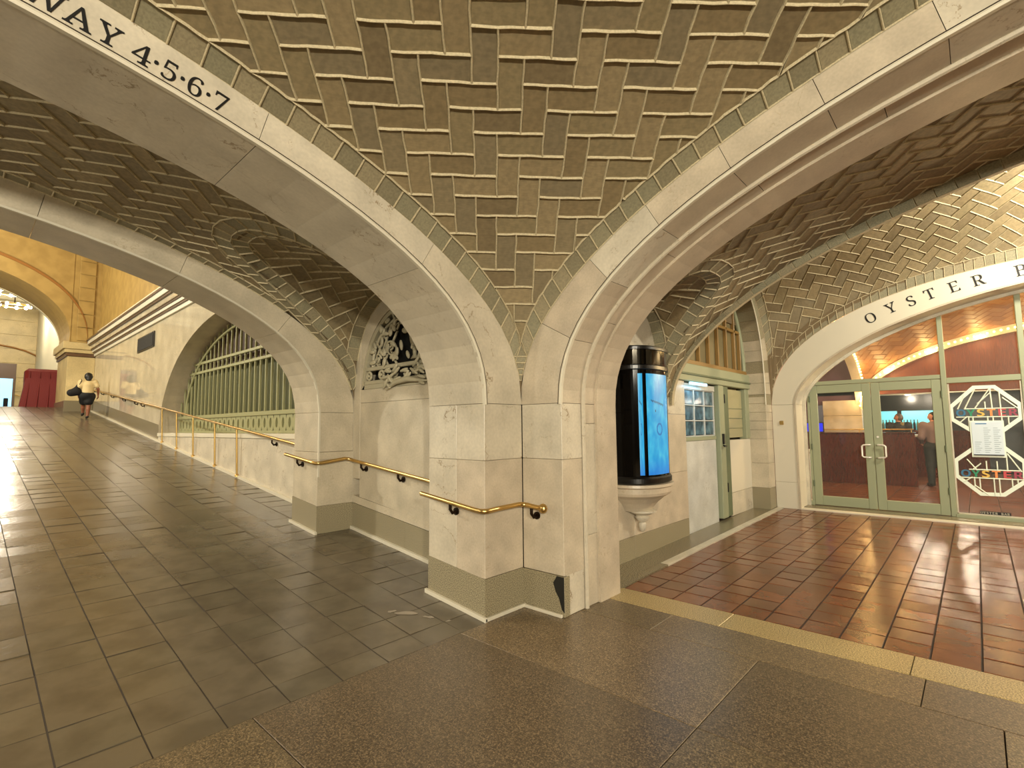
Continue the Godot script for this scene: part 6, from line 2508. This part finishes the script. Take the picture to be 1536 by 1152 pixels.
	for k in 2:
		var poly := PackedVector2Array()
		for p in octs[k]:
			poly.append(Vector2(p[0], p[1]))
		var inn := inset(poly, 0.055)
		var t := thing("window_emblem", Vector3(x - 0.006, octs[k][5][1], 0.1), names[k], "emblem")
		var b := MB.new()
		for i in 8:
			var n := (i + 1) % 8
			b.h = Vector3(x, (poly[i].y + inn[n].y) / 2, (poly[i].x + inn[n].x) / 2)
			var q := []
			for p in [poly[i], poly[n], inn[n], inn[i]]:
				q.append(Vector3(x - 0.004, p.y, p.x))
			b.h += Vector3(0.02, 0, 0)
			b.quad(q[0], q[1], q[2], q[3])
			b.quad(q[2], q[3], q[3] + Vector3(0.004, 0, 0), q[2] + Vector3(0.004, 0, 0))
			b.quad(q[0], q[1], q[1] + Vector3(0.004, 0, 0), q[0] + Vector3(0.004, 0, 0))
		put(t, "ring", b, M.decal_white)
		var y0: float = lay[k][0]
		var y1: float = lay[k][1]
		var za: float = lay[k][2]
		var zb: float = lay[k][3]
		var line := func(p: Vector2, q: Vector2) -> void:
			var w := 0.009
			put(t, "line", MB.new().tube([Vector3(x - 0.003, p.y, p.x), Vector3(x - 0.003, q.y, q.x)], w, 4), M.decal_white)
		line.call(Vector2(za, y0 - 0.012), Vector2(zb, y0 - 0.012))
		line.call(Vector2(za + 0.1, y1 + 0.012), Vector2(zb - 0.03, y1 + 0.012))
		var lw := (zb - za) / 6.0
		if k == 0:
			line.call(Vector2(za + lw * 0.9, y1 + 0.01), Vector2(-0.0, 2.12))
			line.call(Vector2(za + lw * 0.2, y1 + 0.01), Vector2(-0.13, 2.02))
			line.call(Vector2(za + lw * 1.9, y1 + 0.01), Vector2(0.17, 2.12))
			line.call(Vector2(za + lw * 2.2, y1 + 0.09), Vector2(0.17, 2.05))
			line.call(Vector2(za + lw * 2.95, y1 + 0.12), Vector2(za + lw * 2.95, y1))
			line.call(Vector2(0.17, 2.13), Vector2(0.18, y1))
			line.call(Vector2(0.27, 2.08), Vector2(0.28, 1.46))
			line.call(Vector2(0.30, 1.97), Vector2(0.46, 1.80))
			for e in [[-0.10, 1.52], [-0.05, 1.46], [0.12, 1.46], [0.18, 1.46], [0.35, 1.56]]:
				line.call(Vector2(e[0], y0), Vector2(e[0], e[1]))
			line.call(Vector2(-0.20, 1.60), Vector2(-0.11, y0))
		else:
			for e in [[-0.09, 0.60], [-0.03, 0.57], [0.13, 0.48], [0.19, 0.48], [0.33, 0.62], [0.39, 0.68]]:
				line.call(Vector2(e[0], y0), Vector2(e[0], e[1]))
			line.call(Vector2(-0.09, 0.62), Vector2(0.06, 0.48))
			line.call(Vector2(-0.22, 0.66), Vector2(-0.11, y0))
			for e in [[0.06, 1.0], [0.18, 1.0], [0.29, 1.1]]:
				line.call(Vector2(e[0], y1), Vector2(e[0], e[1]))
			line.call(Vector2(-0.16, 1.02), Vector2(-0.05, y1))
			line.call(Vector2(0.0, 0.96), Vector2(-0.10, y1 + 0.01))
			line.call(Vector2(0.30, 1.12), Vector2(0.44, y1))
		var fnt := SystemFont.new()
		fnt.font_names = PackedStringArray(["Droid Sans"])
		fnt.font_weight = 700
		for i in 6:
			var tm := TextMesh.new()
			tm.text = "OYSTER"[i]
			tm.font = fnt
			tm.font_size = 64
			tm.pixel_size = (y1 - y0) / (64 * 0.714)
			tm.depth = 0.003
			tm.material = M["logo_%d" % i]
			var o := MeshInstance3D.new()
			o.name = "letter"
			o.mesh = tm
			var sx: float = [1.22, 1.2, 1.4, 1.3, 1.4, 1.25][i]
			o.transform = Transform3D(Basis(Vector3(0, 0, sx), Vector3.UP, Vector3(-1, 0, 0)), Vector3(x - 0.006, (y0 + y1) / 2, za + lw * (i + 0.5)) - t.position)
			t.add_child(o, true)
	# ---- menu sheet
	var m := thing("menu_sheet", Vector3(x - 0.03, 1.07, 0.10), "white menu sheet in a clear holder on the window between the two octagons", "menu")
	put(m, "holder", bx(x - 0.02, 1.055, -0.095, x - 0.006, 1.62, 0.295, 0.003), M.decal_white)
	put(m, "sheet", bx(x - 0.026, 1.085, -0.075, x - 0.021, 1.60, 0.275, 0.001), M.paper)
	var pr := mat("print_grey", Color(0.55, 0.62, 0.66), 0.7)
	var pb := mat("print_blue", Color(0.20, 0.42, 0.62), 0.7)
	put(m, "print", bx(x - 0.0275, 1.565, -0.03, x - 0.026, 1.580, 0.10, 0.0), pb)
	for c in 3:
		for r in 13:
			var ln := 0.05 + 0.03 * ((r * 7 + c * 3) % 3) / 2.0
			put(m, "print", bx(x - 0.0272, 1.13 + r * 0.031, -0.05 + c * 0.11, x - 0.026, 1.138 + r * 0.031, -0.05 + c * 0.11 + ln, 0.0), pr if c > 0 or r < 6 else M.paper)
	put(m, "lower_ledge", bx(x - 0.04, 1.085, -0.07, x - 0.02, 1.10, 0.27, 0.003), M.black_metal)
	# ---- small gilt lettering at the foot of the window
	var gl := thing("window_lettering", Vector3(x - 0.01, 0.18, 0.11), "small gilt capitals on a dark strip at the foot of the emblem window", "lettering")
	put(gl, "strip", bx(x - 0.006, 0.182, -0.06, x - 0.001, 0.232, 0.285, 0.001), M.void_dark)
	var tx := []
	var word := "OYSTER BAR"
	for i in word.length():
		if word[i] != " ":
			tx.append([word[i], Vector3(x - 0.008, 0.207, -0.04 + 0.033 * i), Vector3(0, 0, 1), Vector3.UP])
	letters(gl, tx, 0.032, true, M.cream_edge)


func restaurant() -> void:
	var fl := 0.10
	var f := struct("floor", Vector3(14, fl, 0), "dark red tiled floor inside the restaurant", "floor")
	var S := Surf.new()
	S.f = func(a: float, b: float) -> Vector3: return Vector3(a, fl, b)
	S.eye = Vector3(14, 50, 0)
	var xs := []
	for i in 25:
		xs.append(10.84 + 0.40 * i)
	var zs := []
	for i in 16:
		zs.append(-3.4 + 0.40 * i)
	tile_floor(f, S, xs, zs, [M.red_tile_0, M.red_tile_1, M.red_tile_3], M.red_grout, func(_x: float, _z: float) -> bool: return false, 0.006)
	put(f, "bed", bx(10.8, -0.1, -3.5, 21.0, fl - 0.006, 5.7), M.red_grout)
	var w := struct("wall_restaurant", Vector3(14, 0, 0), "warm inner walls of the restaurant with a marble pier, wood panel and purple lit side", "wall")
	put(w, "side_wall", bx(10.82, fl, -3.6, 21.0, 4.6, -3.4), M.purple_wall)
	put(w, "side_wall", bx(10.82, fl, 5.6, 21.0, 4.6, 5.8), M.brown_tile_0)
	put(w, "pier", bx(15.8, fl, -3.05, 16.4, 2.2, -2.2, 0.01), M.marble_3)
	for i in 5:
		put(w, "pier_course", bx(15.79, fl + 0.02 + 0.42 * i, -3.06, 16.4, fl + 0.42 + 0.42 * i, -2.19, 0.006), M.marble_3)
	put(w, "side_lunette", bx(16.0, 2.1, -3.4, 16.15, 4.3, -2.1), M.purple_wall)
	put(w, "back_wall", bx(20.8, fl, -3.5, 21.0, 4.6, 5.7), M.black_metal)
	# the wood panel under the lamp lined arch
	var go := func(s: float) -> float: return pe(s, 4.6, 2.1, 1.75, 2.0)
	var poly := PackedVector2Array([Vector2(-2.19, 2.33), Vector2(5.5, 2.33)])
	for i in 33:
		var z := 5.5 - 7.69 * i / 32.0
		poly.append(Vector2(z, maxf(2.34, go.call(z + 2.2) - 0.10)))
	put(w, "wood_panel", MB.new().prism(clean(poly, 0.01), Vector3(15.9, 0, 0), Vector3(0, 0, 1), Vector3.UP, Vector3.RIGHT, 0, 0.06), M.wood_panel)
	# tiled sail vault inside
	var c := struct("ceiling", Vector3(12.4, 3.5, 0), "brown herringbone vault inside the restaurant above the lamp lined ribs", "vaulted ceiling")
	var C := Vector3(15.8, 0, -2.2)
	var V := Sail.new().build(C, Vector3(-1, 0, 0), Vector3(0, 0, 1), go, go, 2.1, 2.6, Vector3(1, 0, 1))
	var reg := PackedVector2Array()
	for e in [[4.6, 0.06], [3.0, 0.06], [1.6, 0.06], [0.8, 0.06], [0.3, 0.06], [0.06, 0.06], [0.06, 0.3], [0.06, 0.8], [0.06, 1.6], [0.06, 3.0], [0.06, 4.2], [1.5, 4.2], [3.5, 3.6], [4.6, 2.0]]:
		reg.append(V.ab(Vector3(C.x - e[0], V.height(e[0], e[1]), C.z + e[1])))
	herringbone(c, V, [M.brown_tile_0, M.brown_tile_1, M.brown_tile_2], M.brown_tile_0, clean(reg, 0.01), [], 0.0, 0.1615, Vector2.ZERO, {"ridge": 0.010, "joined": true})
	var b2 := MB.new()
	var P := []
	var N := 24
	for i in N + 1:
		var row := []
		var p := 5.0 * pow(float(i) / N, 1.5)
		for j in N + 1:
			var q := 7.6 * pow(float(j) / N, 1.5)
			row.append(Vector3(C.x - p, V.height(p, q) + 0.012, C.z + q))
		P.append(row)
	b2.h = Vector3(12.5, 1.5, 1.0)
	b2.sg = -1.0
	for i in N:
		for j in N:
			b2.quad(P[i][j], P[i + 1][j], P[i + 1][j + 1], P[i][j + 1])
	put(c, "vault_shell", b2, M.brown_tile_1)
	for e in [true, false]:
		var fr := []
		for i in 31:
			var s := 4.6 * (1.0 - cos(PI * i / 60.0))
			if e:
				fr.append([Vector3(C.x - minf(s, 4.6), go.call(minf(s, 4.6)), C.z), Vector3.UP, Vector3(0, 0, 1)])
			else:
				fr.append([Vector3(C.x, go.call(s), C.z + s), Vector3.UP, Vector3(-1, 0, 0)])
		put(c, "rib", MB.new().sweep([Vector2(-0.14, -0.10), Vector2(0.03, -0.10), Vector2(0.03, 0.10), Vector2(-0.14, 0.10)], fr), M.marble_1)
	put(c, "low_ceiling", bx(15.96, 2.50, -3.4, 20.8, 2.58, 5.6), M.plaster)
	put(c, "ceiling_beam", bx(16.0, 2.34, -3.4, 16.2, 2.50, 5.6), M.wood_panel)
	put(c, "ceiling_beam", bx(18.0, 2.4, -3.4, 18.15, 2.50, 5.6), M.plaster)
	put(c, "upper_slab", bx(10.6, 4.65, -3.6, 21.0, 4.75, 5.8), M.vault_back)
	put(c, "side_ceiling", bx(10.8, 4.2, -3.5, 16.0, 4.3, -2.2), M.purple_wall)
	# strings of bulbs along the two ribs
	var n := 0
	for e in [true, false]:
		var t := thing("light_string", Vector3(C.x, 2.1, C.z), ["string of glowing bulbs along the cross rib that runs towards the front glass", "string of glowing bulbs along the broad arch above the wood panel"][0 if e else 1], "string lights")
		var pts := []
		for i in 200:
			var s := 4.6 * (1.0 - cos(PI * i / 400.0))
			pts.append(Vector2(s, go.call(s)))
		var ev := even(pts, 0.115)
		for q in ev:
			if e and q.x > 4.55:
				break
			var at := Vector3(C.x - q.x, q.y - 0.05, C.z + 0.115) if e else Vector3(C.x - 0.115, q.y - 0.05, C.z + q.x)
			put(t, "bulb", MB.new().ball(at, Vector3(0.022, 0.022, 0.022), 7, 5), M.bulb_glow)
		for k in range(2, ev.size() - 1, 8):
			var q: Vector2 = ev[k]
			if e and q.x > 4.5:
				break
			omni(Vector3(C.x - q.x, q.y - 0.12, C.z + 0.22) if e else Vector3(C.x - 0.22, q.y - 0.12, C.z + q.x), Color(1.0, 0.82, 0.52), 0.4, 0.06)
	# the wooden partition with its brass rail
	var p := thing("partition", Vector3(15.3, fl, -2.1), "dark polished wooden partition just inside the glass doors with a brass rail on top", "partition")
	put(p, "panel", bx(15.28, fl, -3.35, 15.38, 1.34, -1.11, 0.01), M.wood)
	for z in [-2.6, -1.85]:
		put(p, "panel_bead", bx(15.265, fl + 0.1, z - 0.01, 15.285, 1.25, z + 0.01, 0.003), M.wood)
	put(p, "cap", bx(15.25, 1.34, -3.36, 15.41, 1.37, -1.09, 0.006), M.wood)
	put(p, "brass_rail", MB.new().tube([Vector3(15.30, 1.44, -3.34), Vector3(15.30, 1.44, -1.12)], 0.016, 8), M.brass)
	for z in [-3.2, -2.2, -1.17]:
		put(p, "rail_post", MB.new().tube([Vector3(15.30, 1.36, z), Vector3(15.30, 1.44, z)], 0.010, 8), M.brass)
	# the bar and the lit bottles behind it
	var bar := thing("bar_counter", Vector3(18.4, fl, -1.2), "dark bar counter with a pale top deep inside the restaurant", "counter")
	put(bar, "front", bx(18.2, fl, -3.3, 18.8, 1.20, -0.85, 0.01), M.wood)
	put(bar, "top", bx(18.1, 1.20, -3.35, 18.9, 1.26, -0.80, 0.01), M.marble_1)
	var back := thing("back_bar", Vector3(20.6, 1.2, -2), "glowing cyan back bar shelves far inside behind the counter", "shelves")
	put(back, "cabinet", bx(20.5, fl, -3.3, 20.8, 1.35, 0.2, 0.01), M.wood)
	for e in [[-2.35, -1.92], [-1.80, -1.0]]:
		var lp := put(back, "lit_panel", bx(20.70, 1.37, e[0], 20.74, 1.98, e[1]), M.cyan_glow)
		for i in 5:
			var z: float = e[0] + 0.06 + i * 0.085
			put(lp, "bottle_shape", MB.new().lathe([Vector2(0, 0), Vector2(0.035, 0), Vector2(0.035, 0.2), Vector2(0.014, 0.27), Vector2(0.014, 0.34), Vector2(0, 0.34)], Vector3(20.6, 1.36, z), 8), M.navy_cloth if i % 2 else M.green_dark)
	area(Vector3(20.4, 1.7, -1.5), Vector3(16, 1.5, -1.2), Color(0.4, 0.85, 0.9), 0.6, 1.6, 0.6)
	# recessed lamps in the low ceiling
	var lmp := [[19.2, -1.12], [20.2, -1.58], [17.1, -0.36], [16.25, 0.31], [16.25, 0.62]]
	for i in lmp.size():
		var at := Vector3(lmp[i][0], 2.485, lmp[i][1])
		var l := thing("ceiling_lamp", at, ["round ceiling lamp seen through the right door leaf, the nearer to its hinges", "round ceiling lamp seen through the right door leaf, over the man at the bar", "round ceiling lamp above the upper emblem, nearest the door", "round ceiling lamp above the top edge of the upper emblem", "round ceiling lamp above the right shoulder of the upper emblem"][i], "lamp", "round lamps in the low ceiling")
		put(l, "ring", MB.new().lathe([Vector2(0.10, 0.02), Vector2(0.10, -0.01), Vector2(0.075, -0.012)], at, 14), M.steel)
		put(l, "glass", MB.new().ball(at - Vector3(0, 0.0, 0), Vector3(0.055, 0.025, 0.055), 12, 6), M.lamp_white)
		omni(at - Vector3(0, 0.10, 0), Color(1, 0.93, 0.82), 1.3, 0.07)
	for e in [[12.6, 3.2, 1.5], [12.6, 3.0, 4.0], [13.0, 3.2, -2.75]]:
		lamp_ball("inner_lamp", Vector3(e[0], e[1], e[2]), 0.09, Color(1.0, 0.86, 0.62), [11.0, 6.0, 5.0][[1.5, 4.0, -2.75].find(e[2])], ["small globe lamp just inside the restaurant by the emblem window", "small globe lamp inside the restaurant far right of the doors", "small globe lamp over the purple side of the restaurant"][[1.5, 4.0, -2.75].find(e[2])])
	# a blue screen and the rope post by the left glass
	var tv := thing("blue_screen", Vector3(14.0, 1.4, -3.0), "small bright blue screen seen through the narrow left glass of the restaurant front", "screen")
	put(tv, "panel", bx(14.0, 1.41, -3.22, 14.02, 1.61, -2.74, 0.004), M.blue_screen)
	put(tv, "casing", bx(14.02, 1.39, -3.24, 14.07, 1.63, -2.72, 0.01), M.black_metal)
	put(tv, "stand", bx(14.03, fl, -3.0, 14.06, 1.40, -2.96, 0.004), M.black_metal)
	var post := thing("rope_post", Vector3(11.3, fl, -2.42), "slim chrome rope post with a ball top standing behind the left glass", "post")
	put(post, "pole", MB.new().tube([Vector3(11.3, fl, -2.46), Vector3(11.3, 1.02, -2.46)], 0.025, 12), M.steel)
	put(post, "ball_top", MB.new().ball(Vector3(11.3, 1.06, -2.46), Vector3(0.045, 0.045, 0.045), 14, 8), M.steel)
	put(post, "foot", MB.new().lathe([Vector2(0, 0.05), Vector2(0.03, 0.05), Vector2(0.14, 0.015), Vector2(0.14, 0)], Vector3(11.3, fl, -2.46), 18), M.steel)


func hall_things() -> void:
	var b := thing("covered_barrier", Vector3(2.3, 2.556, -28.6), "tall boxy stack wrapped in dark red cloth at the top of the ramp", "covered stack")
	var y := 2.556
	var q := MB.new()
	q.hexa(Vector3(2.35, y + 0.80, -28.7), Vector3(0.60, 0, 0), Vector3(0, 0.80, 0), Vector3(0, 0, 0.4), 0.10)
	put(b, "cloth_top", q, M.red_cloth)
	var r := MB.new()
	r.prism(PackedVector2Array([Vector2(1.62, y), Vector2(2.97, y), Vector2(2.97, y + 1.2), Vector2(1.78, y + 1.2)]), Vector3(0, 0, -28.65), Vector3.RIGHT, Vector3.UP, Vector3.BACK, 0, 0.42)
	put(b, "cloth_skirt", r, M.red_cloth)
	for i in 4:
		put(b, "cloth_fold", MB.new().tube([Vector3(1.8 + i * 0.33, y + 0.02, -28.215), Vector3(1.86 + i * 0.31, y + 0.8, -28.225), Vector3(1.9 + i * 0.3, y + 1.45, -28.28)], [0.03, 0.02, 0.008], 6), M.red_cloth)
	# framed picture on the polished wall
	var s := thing("wall_sign", Vector3(CX, 3.87, -17.35), "dark framed notice hanging high on the polished wall under the cornice", "sign")
	put(s, "frame", bx(CX - 0.03, 3.87, -18.28, CX, 4.31, -16.42, 0.008), M.black_metal)
	var nn := noise(81, 0.02, 2, [[0.3, Color(0.35, 0.33, 0.30)], [0.7, Color(0.8, 0.8, 0.75)]])
	put(s, "panel", bx(CX - 0.036, 3.91, -18.22, CX - 0.03, 4.27, -16.48, 0.0), mat("notice", Color(0.16, 0.155, 0.14), 0.8, {"tex": nn, "scale": Vector3(1, 2, 1)}))
	# chandeliers in the concourse
	for e in [[1.0, 8.1, -30.3, 0], [1.3, 8.1, -33.2, 1], [1.7, 8.2, -37.0, 2]]:
		var at := Vector3(e[0], e[1], e[2])
		var c := thing("chandelier", at, ["nearest", "middle", "farthest"][e[3]] + " glowing ring chandelier under the white concourse ceiling", "chandelier", "chandeliers of the concourse")
		put(c, "rod", MB.new().tube([at, at + Vector3.UP * 1.4], 0.03, 6), M.bronze)
		var ring := []
		for i in 25:
			ring.append(at + Vector3(0.6 * cos(TAU * i / 24), 0, 0.6 * sin(TAU * i / 24)))
		put(c, "ring", MB.new().tube(ring, 0.05, 6, false), M.brass)
		for i in 9:
			put(c, "globe", MB.new().ball(at + Vector3(0.6 * cos(TAU * i / 9), 0.0, 0.6 * sin(TAU * i / 9)), Vector3(0.085, 0.085, 0.085), 8, 6), M.lamp_white)
		omni(at - Vector3.UP * 0.35, Color(1.0, 0.95, 0.86), 11.0, 0.3)
